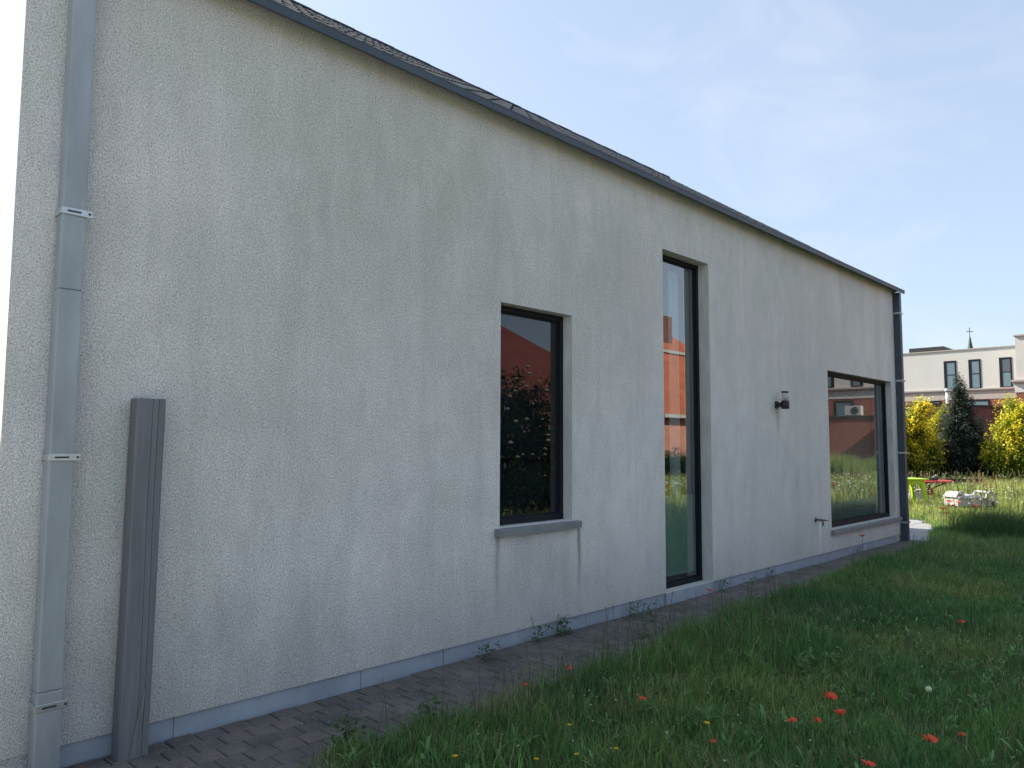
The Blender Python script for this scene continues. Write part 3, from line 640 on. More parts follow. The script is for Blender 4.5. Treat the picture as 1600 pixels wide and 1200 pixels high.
# houses across the garden, seen only mirrored in the windows
def tiled_slab(bm, a, b_, c_, d_, t=.12):
    vs = [Vector(p) for p in (a, b_, c_, d_)]; n = (vs[1]-vs[0]).cross(vs[2]-vs[0]).normalized()*t
    A = [bm.verts.new(v) for v in vs]; B = [bm.verts.new(v-n) for v in vs]
    bm.faces.new(A); bm.faces.new(B[::-1])
    for i in range(4): bm.faces.new((A[i], B[i], B[(i+1) % 4], A[(i+1) % 4]))
hb = empty('orange_brick_house', (45, -20, 0)); tag(hb, 'long orange brick house with tiled roof, mirrored in the tall narrow window', 'house')
def hpart(par, name, m, fn):
    bm = bmesh.new(); fn(bm); bmesh.ops.recalc_face_normals(bm, faces=bm.faces[:]); o = mesh_obj(name, bm, m, par); o.location = -par.location; return o
hpart(hb, 'wall', M_bricko, lambda bm: box(bm, 31.4, 45, -24, -16, 0, 2.95))
hpart(hb, 'roof', M_otile, lambda bm: prism(bm, [(-24.3, 2.9), (-15.7, 2.9), (-15.7, 3.05), (-20, 7.0), (-24.3, 3.05)], 31.2, 45.2))
hpart(hb, 'gutter', M_cream, lambda bm: box(bm, 31.2, 45.2, -15.69, -15.55, 2.85, 3.02))
hpart(hb, 'ridge_trim', M_cream, lambda bm: box(bm, 31.2, 45.2, -20.1, -19.8, 6.95, 7.12))
for xx in (36.5, 40, 43):
    def fwin(bm, xx=xx): box(bm, xx, xx+1.2, -16.0+.002, -15.96, .9, 2.3)
    wd = hpart(hb, 'window', M_frame, fwin)
hc = empty('tall_roofed_house', (47, -27, 0)); tag(hc, 'house with higher orange hip roof and brick chimney, mirrored in the tall narrow window', 'house')
hpart(hc, 'wall', M_brick, lambda bm: box(bm, 38, 56.5, -30.2, -24.6, 0, 6.4))
def hip(bm, x0, x1, y0, y1, z0, z1, inset):
    a = [bm.verts.new(v) for v in ((x0, y0, z0), (x1, y0, z0), (x1, y1, z0), (x0, y1, z0))]; ym = (y0+y1)/2
    b0, b1 = bm.verts.new((x0+inset, ym, z1)), bm.verts.new((x1-inset, ym, z1))
    bm.faces.new(a[::-1]); bm.faces.new((a[0], a[1], b1, b0)); bm.faces.new((a[2], a[3], b0, b1)); bm.faces.new((a[1], a[2], b1)); bm.faces.new((a[3], a[0], b0))
rf = hpart(hc, 'roof', M_otile, lambda bm: hip(bm, 37.7, 57, -30.5, -24.3, 6.4, 10.3, 7.5))
hpart(hc, 'chimney', M_brickd, lambda bm: box(bm, 48.2, 49.4, -27.2, -26.5, 7.2, 11.2))
ha = empty('red_roofed_house', (23, -20, 0)); tag(ha, 'brick house with red hip roof, mirrored in the dark window with the rails', 'house')
hpart(ha, 'wall', M_bricko, lambda bm: box(bm, 13, 30.8, -25, -16.5, 0, 3.2))
M_rtile = mat('red_clay_tile', (0.22, 0.055, 0.035), 0.85, var=0.35, vscale=1.4)
hpart(ha, 'roof', M_rtile, lambda bm: hip(bm, 12.6, 31.1, -25.4, -16.1, 3.2, 7.6, 7.6))
# brick wall with AC unit, mirrored in the wide window
ga = empty('brick_garage', (44, -14, 0)); tag(ga, 'low flat roofed red brick garage, mirrored in the wide window', 'garage')
hpart(ga, 'wall', M_brick, lambda bm: box(bm, 44, 53, -20, -8.2, 0, 3.1)); hpart(ga, 'shadow_casting_wall', M_brick, lambda bm: box(bm, 41.8, 43.99, -9.6, -8.2, 0, 3.1)); hpart(ga, 'roof_edge', M_black, lambda bm: box(bm, 43.9, 53.1, -20.1, -8.1, 3.1, 3.2))  # projecting block added, mostly hidden, to cast a diagonal shadow on the brick
ac = empty('air_conditioner', (44.8, -11.7, 3.2)); tag(ac, 'white air conditioner unit on the garage roof, mirrored in the wide window', 'air conditioner')
bm = bmesh.new(); box(bm, -.2, .2, -.45, .45, .05, .6, .02); mesh_obj('casing', bm, M_cream, ac)
bm = bmesh.new(); lathe(bm, [(.21, 0), (.21, .02), (.08, .03)], 20); o = mesh_obj('fan_grille', bm, M_dark, ac); o.rotation_euler = (0, -PI/2, 0); o.location = (-.202, .12, .33)
for s_ in (-.35, .35):
    bm = bmesh.new(); box(bm, -.2, .2, s_-.04, s_+.04, 0, .05); mesh_obj('foot', bm, M_dark, ac)

# ------------------------------------------------------------------ vegetation
def fast_mesh(name, verts, faces_flat, loops_per_face, tint, m, parent=None, smooth=False):
    me = bpy.data.meshes.new(name); nv = len(verts); nl = len(faces_flat); nf = len(loops_per_face)
    me.vertices.add(nv); me.vertices.foreach_set('co', verts.astype(np.float32).ravel())
    me.loops.add(nl); me.loops.foreach_set('vertex_index', faces_flat.astype(np.int32))
    me.polygons.add(nf); st = np.concatenate(([0], np.cumsum(loops_per_face)[:-1])).astype(np.int32)
    me.polygons.foreach_set('loop_start', st); me.polygons.foreach_set('loop_total', loops_per_face.astype(np.int32))
    me.update(calc_edges=True)
    a = me.color_attributes.new('tint', 'FLOAT_COLOR', 'POINT')
    col = np.ones((nv, 4), np.float32); col[:, :3] = tint; a.data.foreach_set('color', col.ravel())
    me.materials.append(m)
    if smooth: me.polygons.foreach_set('use_smooth', np.ones(nf, bool))
    return link(bpy.data.objects.new(name, me), parent)
def vnoise(x, y, s, seed=0):
    x = x/s+seed*17.3; y = y/s+seed*9.1
    def h(i, j): v = np.sin(i*127.1+j*311.7+seed*74.7)*43758.5453; return v-np.floor(v)
    xi, yi = np.floor(x), np.floor(y); fx, fy = x-xi, y-yi; fx = fx*fx*(3-2*fx); fy = fy*fy*(3-2*fy)
    return (h(xi, yi)*(1-fx)+h(xi+1, yi)*fx)*(1-fy)+(h(xi, yi+1)*(1-fx)+h(xi+1, yi+1)*fx)*fy
def blades(name, x, y, h, wd, tint, lean=0.45, z0=-0.015, m=None):
    n = len(x); a = rng.uniform(0, 2*PI, n); la = rng.uniform(0, 2*PI, n); ln = h*rng.uniform(.05, lean, n)*1.6
    dx, dy = np.cos(a)*wd/2, np.sin(a)*wd/2; lx, ly = np.cos(la)*ln, np.sin(la)*ln
    V_ = np.zeros((n, 5, 3)); zz = np.full(n, z0)
    V_[:, 0] = np.c_[x-dx, y-dy, zz]; V_[:, 1] = np.c_[x+dx, y+dy, zz]
    V_[:, 2] = np.c_[x+dx*.8+lx*.35, y+dy*.8+ly*.35, z0+h*.6]; V_[:, 3] = np.c_[x-dx*.8+lx*.35, y-dy*.8+ly*.35, z0+h*.6]
    V_[:, 4] = np.c_[x+lx, y+ly, z0+h*(1-.25*(ln/h))]
    b = np.arange(n)[:, None]*5
    fa = np.concatenate((b+np.array([0, 1, 2, 3]), b+np.array([3, 2, 4])), 1).ravel()
    lp = np.tile([4, 3], n)
    t_ = np.repeat(tint[:, None, :], 5, 1)
    return fast_mesh(name, V_.reshape(-1, 3), fa, lp, t_.reshape(-1, 3), m or M_grass)
ledge = np.vectorize(lawn_edge)
def grass_tint(x, y, yellow=0.0):
    n = len(x); g = np.array([0.16, 0.30, 0.08]); d = np.array([0.08, 0.20, 0.07]); yl = np.array([0.36, 0.40, 0.13]); br = np.array([0.40, 0.33, 0.21])
    if yellow > 0: g = np.array([0.33, 0.40, 0.09]); d = np.array([0.22, 0.31, 0.075]); yl = np.array([0.55, 0.53, 0.18])
    k = vnoise(x, y, .9, 3)[:, None]; c = g*(1-k)+d*k
    k2 = np.clip((vnoise(x, y, .6, 5)-.55)*2.2+yellow, 0, .85)[:, None]*rng.uniform(0.2, 1, (n, 1)); c = c*(1-k2)+yl*k2
    k3 = (rng.random(n) < 0.05+.4*np.clip(vnoise(x, y, .5, 8)-.72, 0, 1)*2.5)[:, None]; c = np.where(k3, br, c)
    return c*rng.uniform(.45, 1.55, (n, 1))
def scatter(n, x0, x1, y0, y1, hmin, hmax, w0, name, label, yellow=0.0, over=0.10, clump=1.0, hn=0.7, vis_only=True, lean=.45):
    X, Y = [], []
    tot = 0
    while tot < n:
        x = rng.uniform(x0, x1, n); y = rng.uniform(y0, y1, n)
        e = ledge(x); k = (y < e+over*(rng.random(len(x))**2*1.2+1.6*(vnoise(x, y*0, .28, 7)-.35)))
        if vis_only: k &= (y > -4.3+0.155*x-0.4)     # just outside the right frame edge
        k &= rng.random(len(x)) < (1-clump*.6)+clump*.8*vnoise(x, y, .22, 2)
        X.append(x[k]); Y.append(y[k]); tot += k.sum()
    x = np.concatenate(X)[:n]; y = np.concatenate(Y)[:n]
    hh = (hmin+(hmax-hmin)*np.clip(vnoise(x, y, hn, 1)*.75+vnoise(x, y, .25, 4)*.5-.15, 0, 1)) * rng.uniform(.45, 1.15, n)
    o = blades(name, x, y, hh, w0*rng.uniform(.6, 1.4, n), grass_tint(x, y, yellow), lean)
    tag(o, label, 'grass', kind='stuff'); return o
scatter(130000, 1.6, 8.2, -4.6, -0.6, .05, .19, .0045, 'grass', 'dark green uneven grass blades of the near lawn in shade')
scatter(14000, 2.2, 12.5, -1.9, -0.55, .10, .34, .0045, 'long_grass', 'shaggy taller grass leaning over the edge of the pavers', over=.12, hn=.5, clump=1.5, lean=.6)
scatter(6000, 3, 16, -4.2, -1.0, .10, .28, .004, 'tall_tufts', 'scattered taller paler tufts in the shaded lawn', hn=.4, clump=1.6, lean=.6)
scatter(90000, 7.8, 17.6, -4.6, 0.9, .06, .22, .007, 'grass', 'green grass of the middle lawn in the shade of the house', hn=1.2)
scatter(80000, 15.8, 26, -2.5, 8, .08, .29, .009, 'long_grass', 'long sunlit yellow green meadow grass round the garden tables', yellow=.25, hn=1.5)
scatter(42000, 26, 38, -3.5, 9, .25, .6, .016, 'long_grass', 'long meadow grass in front of the golden shrubs', yellow=.3, hn=2)
scatter(50000, 4, 44, -15.5, -3.6, .2, .55, .02, 'long_grass', 'long grass of the side garden mirrored in the windows', yellow=.2, hn=2, vis_only=False)
scatter(9000, 35.5, 41, -13.5, -8.8, .8, 1.6, .02, 'tall_reeds', 'tall grey green grass clump before the brick garage, mirrored in the wide window', yellow=.02, hn=3, vis_only=False, lean=.3)
# broad-leaved weeds: rosettes and clumps
def leaves(name, cx, cy, cz, ln, wd, el, az, tint, m=None):
    n = len(cx); d = np.c_[np.cos(az)*np.cos(el), np.sin(az)*np.cos(el), np.sin(el)]; s_ = np.c_[-np.sin(az), np.cos(az), np.zeros(n)]
    up = np.cross(d, s_)*-1
    p = np.c_[cx, cy, cz]; V_ = np.zeros((n, 6, 3)); L_ = ln[:, None]; W_ = wd[:, None]
    V_[:, 0] = p; V_[:, 1] = p+d*L_*.4+s_*W_*.5; V_[:, 2] = p+d*L_*.4-s_*W_*.5
    V_[:, 3] = p+d*L_*.75+s_*W_*.36+np.array([0, 0, -.08])*L_; V_[:, 4] = p+d*L_*.75-s_*W_*.36+np.array([0, 0, -.08])*L_; V_[:, 5] = p+d*L_+np.array([0, 0, -.25])*L_
    b = np.arange(n)[:, None]*6
    fa = np.concatenate((b+np.array([0, 1, 2]), b+np.array([2, 1, 3, 4]), b+np.array([4, 3, 5])), 1).ravel(); lp = np.tile([3, 4, 3], n)
    return fast_mesh(name, V_.reshape(-1, 3), fa, lp, np.repeat(tint[:, None, :], 6, 1).reshape(-1, 3), m or M_leaf)
n = 1300; px = rng.uniform(2.0, 15, n); py = rng.uniform(-4.2, -.75, n); k = (py > -4.5+.155*px) & (py < ledge(px)-.02) ; px, py = px[k], py[k]; n = len(px)
m_ = 11; ax = np.repeat(px, m_)+rng.normal(0, .015, n*m_); ay = np.repeat(py, m_)+rng.normal(0, .015, n*m_); sz = np.repeat(rng.uniform(.5, 1.5, n), m_)
t_ = np.array([.12, .24, .07])*rng.uniform(.5, 1.6, (n*m_, 1))
o = leaves('broad_leaf_weeds', ax, ay, rng.uniform(.01, .08, n*m_), .065*sz*rng.uniform(.6, 1.2, n*m_), .013*sz, rng.uniform(.25, 1.25, n*m_), rng.uniform(0, 2*PI, n*m_), t_)
tag(o, 'low broad leaved weeds scattered through the shaded lawn', 'weeds', kind='stuff')
# seed stalks
def stalks(n, xs_, ys_, hmin, hmax, name, label, headc, stemc=(.10, .12, .05), headw=.006, headl=.06, sw=.0022, spread=1.0):
    x = xs_; y = ys_; n = len(x); V_, Fc, Lp, T = [], [], [], []; b = 0
    for i in range(n):
        h = rnd.uniform(hmin, hmax); a = rnd.uniform(0, 2*PI); ln = rnd.uniform(.02, .22)*h; p0 = Vector((x[i], y[i], -.01)); p2 = p0+Vector((math.cos(a)*ln, math.sin(a)*ln, h)); p1 = (p0+p2)/2-Vector((math.cos(a)*ln*.2, math.sin(a)*ln*.2, 0))
        for (q0, q1, ww) in ((p0, p1, sw), (p1, p2, sw*.8)):
            for dd in (Vector((ww, 0, 0)), Vector((0, ww, 0))):
                V_ += [q0-dd, q0+dd, q1+dd*.8, q1-dd*.8]; Fc += [b, b+1, b+2, b+3]; Lp.append(4); T += [stemc]*4; b += 4
        dr = (p2-p1).normalized(); ns = 9
        for k in range(ns):
            t = k/(ns-1); c = p2-dr*headl*(1-t); an = rnd.uniform(0, 2*PI); r_ = headw*(1.1-abs(t-.4))*spread
            e = c+Vector((math.cos(an)*r_, math.sin(an)*r_, r_*.9+.004)); s2 = Vector((-math.sin(an), math.cos(an), 0))*headw*.35
            V_ += [c, e-s2, e+dr*headw*1.2, e+s2]; Fc += [b, b+1, b+2, b+3]; Lp.append(4); f_ = rnd.uniform(.7, 1.3); T += [tuple(v*f_ for v in headc)]*4; b += 4
    o = fast_mesh(name, np.array([tuple(v) for v in V_]), np.array(Fc), np.array(Lp), np.array(T), M_grass); tag(o, label, 'grass', kind='stuff'); return o
x = np.concatenate((rng.uniform(2.2, 6.5, 150), rng.uniform(2.0, 14, 190))); y = np.concatenate((rng.uniform(-1.7, -.8, 150), rng.uniform(-3.6, -.7, 190)))
k = y > -4.2+.17*x; stalks(0, x[k], y[k], .18, .48, 'seed_stalks', 'thin pale seeding grass stalks along the near lawn edge', (.24, .22, .14), headw=.006, headl=.08, spread=1.4)
x = rng.uniform(16.5, 33, 700); y = rng.uniform(-1.5, 6, 700); k = y < ledge(x); stalks(0, x[k], y[k], .35, .75, 'seed_stalks', 'pale seeding grass stalks in the sunlit meadow', (.36, .33, .16), headw=.016, headl=.12, sw=.005)
# clover and daisy specks
def specks(n, x, y, z, r_, c, name, label, cat):
    n = len(x); V_ = np.zeros((n, 6, 3)); p = np.c_[x, y, z]; rr = (r_*rng.uniform(.6, 1.3, n))[:, None]
    for i, d in enumerate(((1, 0, 0), (-1, 0, 0), (0, 1, 0), (0, -1, 0), (0, 0, 1), (0, 0, -1))): V_[:, i] = p+np.array(d)*rr*(1 if i < 4 else .5)
    tri = np.array([0, 2, 4, 2, 1, 4, 1, 3, 4, 3, 0, 4, 2, 0, 5, 1, 2, 5, 3, 1, 5, 0, 3, 5]); fa = (np.arange(n)[:, None]*6+tri).ravel()
    o = fast_mesh(name, V_.reshape(-1, 3), fa, np.full(n*8, 3), np.tile(np.array(c), (n*6, 1))*rng.uniform(.8, 1.1), M_petal); tag(o, label, cat, kind='stuff')
x = rng.uniform(2.5, 10, 330); y = rng.uniform(-3.9, -1.2, 330); k = (y > -4.1+.16*x) & (vnoise(x, y, .7, 6) > .45)
specks(0, x[k], y[k], rng.uniform(.1, .2, k.sum()), .0075, (.55, .52, .42), 'clover_flowers', 'tiny whitish clover flowers dotted through the near lawn', 'flowers')
x = rng.uniform(16.5, 30, 260); y = rng.uniform(-1.2, 5, 260); k = y < ledge(x); specks(0, x[k], y[k], rng.uniform(.3, .6, k.sum()), .025, (.75, .74, .68), 'white_umbels', 'white flat flower heads in the sunlit meadow', 'flowers')
x = rng.uniform(17, 28, 330); y = rng.uniform(-8.5, -2.5, 330); specks(0, x, y, rng.uniform(.35, .6, 330), .04, (.8, .8, .76), 'meadow_daisies', 'white daisies of the side meadow mirrored in the wide window', 'flowers')
x = rng.uniform(16, 28, 45); y = rng.uniform(-8, -2.5, 45); specks(0, x, y, rng.uniform(.35, .6, 45), .06, (.6, .04, .02), 'meadow_poppies', 'red poppies of the side meadow mirrored in the wide window', 'flowers')
x = rng.uniform(1.2, 9, 1100); y = rng.uniform(-.95, -.02, 1100); k = vnoise(x, y, .5, 9) > .3
specks(0, x[k], y[k], np.full(k.sum(), .006), .0042, (.5, .48, .42), 'fallen_petals', 'tiny pale petals and grit fallen on the pavers', 'debris')

# poppies, buttercups: individuals
def petal_mesh(r_, c, nm, cup=.5):
    bm = bmesh.new(); cols = []
    n1, n2 = 5, 6; G = []
    for i in range(n1+1):
        t = i/n1; row = []
        for j in range(n2+1):
            u = (j/n2-.5)*2; th = u*.88*(1-.25*t*t); rr = max(t, .03)*r_*(1-.13*u*u*t)
            zz = cup*r_*(1.3*t-.55*t*t)+.05*r_*t*math.sin(u*6+t*2)
            row.append(bm.verts.new((rr*math.cos(th)*.9, rr*math.sin(th)*.95, zz)))
        G.append(row)
    for i in range(n1):
        for j in range(n2):
            try: bm.faces.new((G[i][j], G[i+1][j], G[i+1][j+1], G[i][j+1]))
            except ValueError: pass
    me = bpy.data.meshes.new('petal'); bm.to_mesh(me); nv = len(me.vertices)
    a = me.color_attributes.new('tint', 'FLOAT_COLOR', 'POINT'); rad = [math.hypot(v.co.x, v.co.y)/r_ for v in me.vertices]
    for k in range(nv): f_ = .6 if rad[k] < .15 else 1; a.data[k].color = (c[0]*f_, c[1]*f_, c[2]*f_, 1)
    bm.free(); me.materials.append(M_petal)
    for p in me.polygons: p.use_smooth = True
    return me
PM = petal_mesh(.036, (.82, .10, .045), 'petal', .75); BM = petal_mesh(.012, (.75, .5, .02), 'petal', .8)
M_stem = mat('flower_stem', (.06, .10, .03), .7); M_ctr = mat('poppy_centre', (.03, .02, .02), .8); M_bctr = mat('buttercup_centre', (.5, .35, .02), .8); M_pod = mat('seed_pod', (.42, .46, .30), .7)
def flower(px, py, h, label, kind='poppy', sc=1.0, tilt=(0, 0), group='red poppies in the grass'):
    # stand so that the head lies on the photo's line of sight at height h
    d = F*1180+Rt*(px-800)+Up*(600-py); t = (h-CAM.z)/d.z; Hh = CAM+d*t
    e = empty(kind, (Hh.x, Hh.y, 0)); tag(e, label, 'flower', group)
    bend = rnd.uniform(-.03, .03)
    bm = bmesh.new(); tube(bm, [(bend, bend*.6, -.01), (bend*.5, bend*.2, h*.5), (0, 0, h)], .0022*sc**.5, 5); mesh_obj('stem', bm, M_stem, e)
    me = PM if kind == 'poppy' else BM; np_ = 4 if kind == 'poppy' else 5
    T0 = Vector((0, 0, h))
    for k in range(np_):
        inst('petal', me, e, T0, (tilt[0]+rnd.uniform(-.12, .12), tilt[1]-rnd.uniform(-.1, .22), k*2*PI/np_+rnd.uniform(-.2, .2)), (sc, sc, sc))
    bm = bmesh.new(); r_ = .0055*sc if kind == 'poppy' else .004*sc; lathe(bm, [(r_*.5, 0), (r_, r_), (r_*.9, r_*1.8), (r_*.3, r_*2.2)], 8, T0); mesh_obj('flower_centre', bm, M_ctr if kind == 'poppy' else M_bctr, e, True)
for a in [(1297, 1093, .25, 'largest open red poppy, topmost of the cluster in the lower right lawn', 1.15, (.25, .1)),
          (1313, 1119, .23, 'open red poppy just below the largest one in the lower right lawn', 1.05, (.2, -.1)),
          (1276, 1127, .21, 'small red poppy in the middle of the cluster in the lower right lawn', .7, (.5, .1)),
          (1237, 1129, .20, 'red poppy at the left of the cluster in the lower right lawn', .85, (.2, .2)),
          (1452, 1158, .25, 'lone large red poppy in the bottom right corner of the lawn', 1.0, (.3, .2)),
          (1356, 1197, .22, 'red poppy cut by the bottom edge of the picture', .85, (.2, .2)),
          (1502, 973, .30, 'small red poppy on its own high in the right lawn', .75, (.6, .2)),
          (1108, 923, .22, 'orange red poppy at the foot of the tall narrow window', .95, (.5, .4)),
          (888, 1045, .28, 'small dark poppy, right one of the pair at the pavement edge below the dark window', .55, (.7, .1)),
          (818, 1070, .28, 'small dark poppy, left one of the pair at the pavement edge below the dark window', .5, (.7, .3)),
          (1004, 1094, .14, 'flat red poppy half hidden in the middle of the near lawn', .7, (.1, .1)),
          (1347, 839, .42, 'red poppy on a tall stem in front of the wall under the wide window', 1.3, (.2, .1)),
          (1114, 1161, .12, 'faded red poppy low in the grass near the bottom, left of the cluster', .5, (.2, .1)),
          (1502, 1149, .2, 'faded pinkish poppy right of the lone poppy in the bottom right', .55, (.4, .1)),
          (1474, 796, .42, 'leftmost red poppy in front of the white toy table', 1.7, (.5, .2)),
          (1479, 803, .36, 'lowest red poppy in front of the white toy table', 1.3, (.5, .2)),
          (1484, 785, .5, 'highest left red poppy in front of the white toy table', 1.7, (.5, .2)),
          (1488, 791, .46, 'red poppy between the others before the white toy table', 1.6, (.5, .2)),
          (1497, 786, .48, 'red poppy before the middle of the white toy table', 1.5, (.2, .1)),
          (1523, 793, .45, 'rightmost red poppy in front of the white toy table', 1.9, (.5, .2))]:
    flower(a[0], a[1], a[2], a[3], 'poppy', a[4], a[5])
for a in [(1104, 1132, .2, 'bright yellow buttercup alone, left of the poppy cluster', 1.5), (889, 1134, .2, 'yellow buttercup in the grass below the dark window', 1.0), (711, 1184, .18, 'yellow buttercup nearest the bottom left grass edge', 1.3),
          (838, 1188, .16, 'yellow buttercup low at the bottom of the picture', 1.1), (901, 1180, .16, 'pale yellow buttercup right of the low one at the bottom', 1.0), (963, 1171, .16, 'yellow buttercup at the bottom middle of the lawn', 1.0), (1484, 963, .2, 'tiny yellow buttercup left of the lone small poppy in the right lawn', 1.0)]:
    flower(a[0], a[1], a[2], a[3], 'buttercup', a[4], (.1, .1), 'yellow buttercups in the grass')
# dandelion-like pale seed head
d = F*1180+Rt*(1451-800)+Up*(600-1077); t = (.3-CAM.z)/d.z; Hh = CAM+d*t
e = empty('seed_pod_stalk', (Hh.x, Hh.y, 0)); tag(e, 'pale round seed pod on a curved stalk above the lone poppy', 'plant')
bm = bmesh.new(); tube(bm, [(-.04, -.05, 0), (-.05, -.03, .2), (-.03, -.01, .3), (0, 0, .3)], .002, 6); mesh_obj('stem', bm, M_stem, e)
bm = bmesh.new(); bmesh.ops.create_icosphere(bm, subdivisions=2, radius=.016, matrix=Matrix.Translation((0, 0, .3)) @ Matrix.Scale(1.3, 4, (1, 0, 0))); mesh_obj('seed_pod', bm, M_pod, e, True)

# weeds growing in the joint at the plinth
def weed(x, y, hh, nl, label, c=(.05, .13, .03)):
    e = empty('weed', (x, y, 0)); tag(e, label, 'weed', 'weeds along the foot of the wall')
    bm = bmesh.new()
    for k in range(3): tube(bm, [(rnd.uniform(-.01, .01), 0, -.01), (rnd.uniform(-.04, .04), rnd.uniform(-.03, .01), hh*.6), (rnd.uniform(-.06, .06), rnd.uniform(-.05, .0), hh*.9)], .0018, 5)
    mesh_obj('stem', bm, M_stem, e)
    cz = rng.uniform(.01, hh*.9, nl); o = leaves('foliage', rng.normal(0, .035+hh*.12, nl), rng.uniform(-.07, -.01, nl), cz, rng.uniform(.025, .055, nl), rng.uniform(.012, .026, nl), rng.uniform(-.2, .9, nl), rng.uniform(0, 2*PI, nl), np.array(c)*rng.uniform(.7, 1.4, (nl, 1))); o.parent = e
weed(4.52, -.03, .13, 45, 'smaller left one of two leafy weeds at the plinth below the dark window')
weed(4.80, -.03, .17, 80, 'fuller right one of two leafy weeds at the plinth below the dark window')
weed(3.86, -.12, .13, 45, 'grey green weed on the pavers left of the two leafy weeds at the plinth', (.09, .13, .07))
weed(5.75, -.05, .15, 30, 'thin weed at the plinth between the dark window and the tall window')
weed(7.42, -.03, .12, 30, 'weed in the corner right of the tall window threshold')
weed(8.6, -.02, .10, 20, 'tiny weed at the plinth below the wall lamp')
#weed(9.8, -.02, .12, 20, 'tiny weed at the plinth left of the garden tap')
weed(11.4, -.02, .10, 20, 'tiny weed at the plinth under the wide window')
#weed(6.7, -.16, .10, 22, 'small weed on the pavers before the tall window')
weed(5.25, -.55, .3, 70, 'upright green weed between lawn edge and wall, below the tall window')
weed(6.9, -.62, .3, 60, 'yellow green upright weed at the lawn edge near the tall window', (.13, .2, .04))
weed(2.3, -.72, .16, 70, 'low feathery weed in the pavers at the bottom left lawn corner')
weed(2.75, -.80, .16, 70, 'low feathery weed at the bottom, right of the lawn corner one')

# bushes
def bush(name, cat, base, lumps, nleaf, leaf, cin, cout, label, group=None, out_bias=2.0, trunk=.05, hgt=2.0, clump=.17, gold0=.22):
    """lumps: (dx,dy,z,rx,ry,rz) ellipsoids; leaves gather towards their skins"""
    e = empty(name, base); tag(e, label, cat, group)
    bm = bmesh.new()
    for k in range(5):
        l_ = lumps[k % len(lumps)]; tube(bm, [(rnd.uniform(-.1, .1), rnd.uniform(-.1, .1), -.02), (l_[0]*.4, l_[1]*.4, l_[2]*.5), (l_[0]*.9, l_[1]*.9, l_[2])], [trunk, trunk*.7, trunk*.25], 6)
    mesh_obj('trunk', bm, M_bark, e)
    vol = np.array([l_[3]*l_[4]*l_[5] for l_ in lumps])**.67; vol = vol/vol.sum()
    nc = max(60, nleaf//28); ids = rng.choice(len(lumps), nc, p=vol); Lm = np.array(lumps)[ids]
    u0 = rng.normal(0, 1, (nc, 3)); u0 /= np.linalg.norm(u0, axis=1)[:, None]
    r0 = rng.random(nc)**(1/out_bias)*rng.uniform(.72, 1.12, nc); Pc = Lm[:, :3]+u0*Lm[:, 3:6]*r0[:, None]
    tone = rng.uniform(-.28, .28, nc); csz = rng.uniform(.6, 1.5, nc)*clump
    ci = rng.integers(0, nc, nleaf); off = rng.normal(0, 1, (nleaf, 3)); off *= (csz[ci]*.5)[:, None]; off[:, 2] *= 1.15
    P = Pc[ci]+off; u = u0[ci]*.5+off/(np.linalg.norm(off, axis=1)[:, None]+1e-6); u /= np.linalg.norm(u, axis=1)[:, None]
    outn = np.linalg.norm(off, axis=1)/(csz[ci]*.5)
    k = P[:, 2] > .03; P, u, ci, outn = P[k], u[k], ci[k], outn[k]; n = len(P)
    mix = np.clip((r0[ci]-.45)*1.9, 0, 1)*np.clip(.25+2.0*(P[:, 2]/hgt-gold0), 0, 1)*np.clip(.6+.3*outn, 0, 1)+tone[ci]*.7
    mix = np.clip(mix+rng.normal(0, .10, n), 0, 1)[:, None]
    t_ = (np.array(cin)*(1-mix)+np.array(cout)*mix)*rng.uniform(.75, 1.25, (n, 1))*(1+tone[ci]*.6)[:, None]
    az2 = np.arctan2(u[:, 1], u[:, 0])+rng.normal(0, 1, n); el2 = np.arcsin(u[:, 2])*.5+rng.normal(.1, .5, n)
    o = leaves('foliage', P[:, 0], P[:, 1], P[:, 2], leaf*rng.uniform(.6, 1.4, n), leaf*.55*rng.uniform(.6, 1.3, n), el2, az2, t_); o.parent = e
    return e
def shrub_at(px, z): p = at_px(px, 700, z); return (p.x, p.y, 0)
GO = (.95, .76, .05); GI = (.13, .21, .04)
ra = Vector((Rt.x, Rt.y, 0)).normalized()
def L(dx, z, rx, rz, dd=0.0, ry=None):   # lump placed sideways dx, depth dd from the shrub base
    f_ = Vector((F.x, F.y, 0)).normalized(); p = ra*dx+f_*dd; return (p.x, p.y, z, rx, ry or rx, rz)
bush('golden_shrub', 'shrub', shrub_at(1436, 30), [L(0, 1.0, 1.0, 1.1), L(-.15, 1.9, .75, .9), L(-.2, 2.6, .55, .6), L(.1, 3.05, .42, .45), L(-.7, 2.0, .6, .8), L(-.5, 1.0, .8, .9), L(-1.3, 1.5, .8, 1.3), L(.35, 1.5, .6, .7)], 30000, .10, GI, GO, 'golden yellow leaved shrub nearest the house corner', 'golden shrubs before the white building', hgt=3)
bush('golden_shrub', 'shrub', shrub_at(1469, 31.5), [L(0, 1.0, .8, 1.0), L(.05, 1.8, .5, .8), L(.15, 2.6, .3, .55), L(-.1, 2.25, .35, .5), L(.3, 3.0, .2, .3)], 14000, .10, GI, GO, 'slim golden shrub squeezed between the larger golden shrub and the dark evergreen', 'golden shrubs before the white building', hgt=2.9)
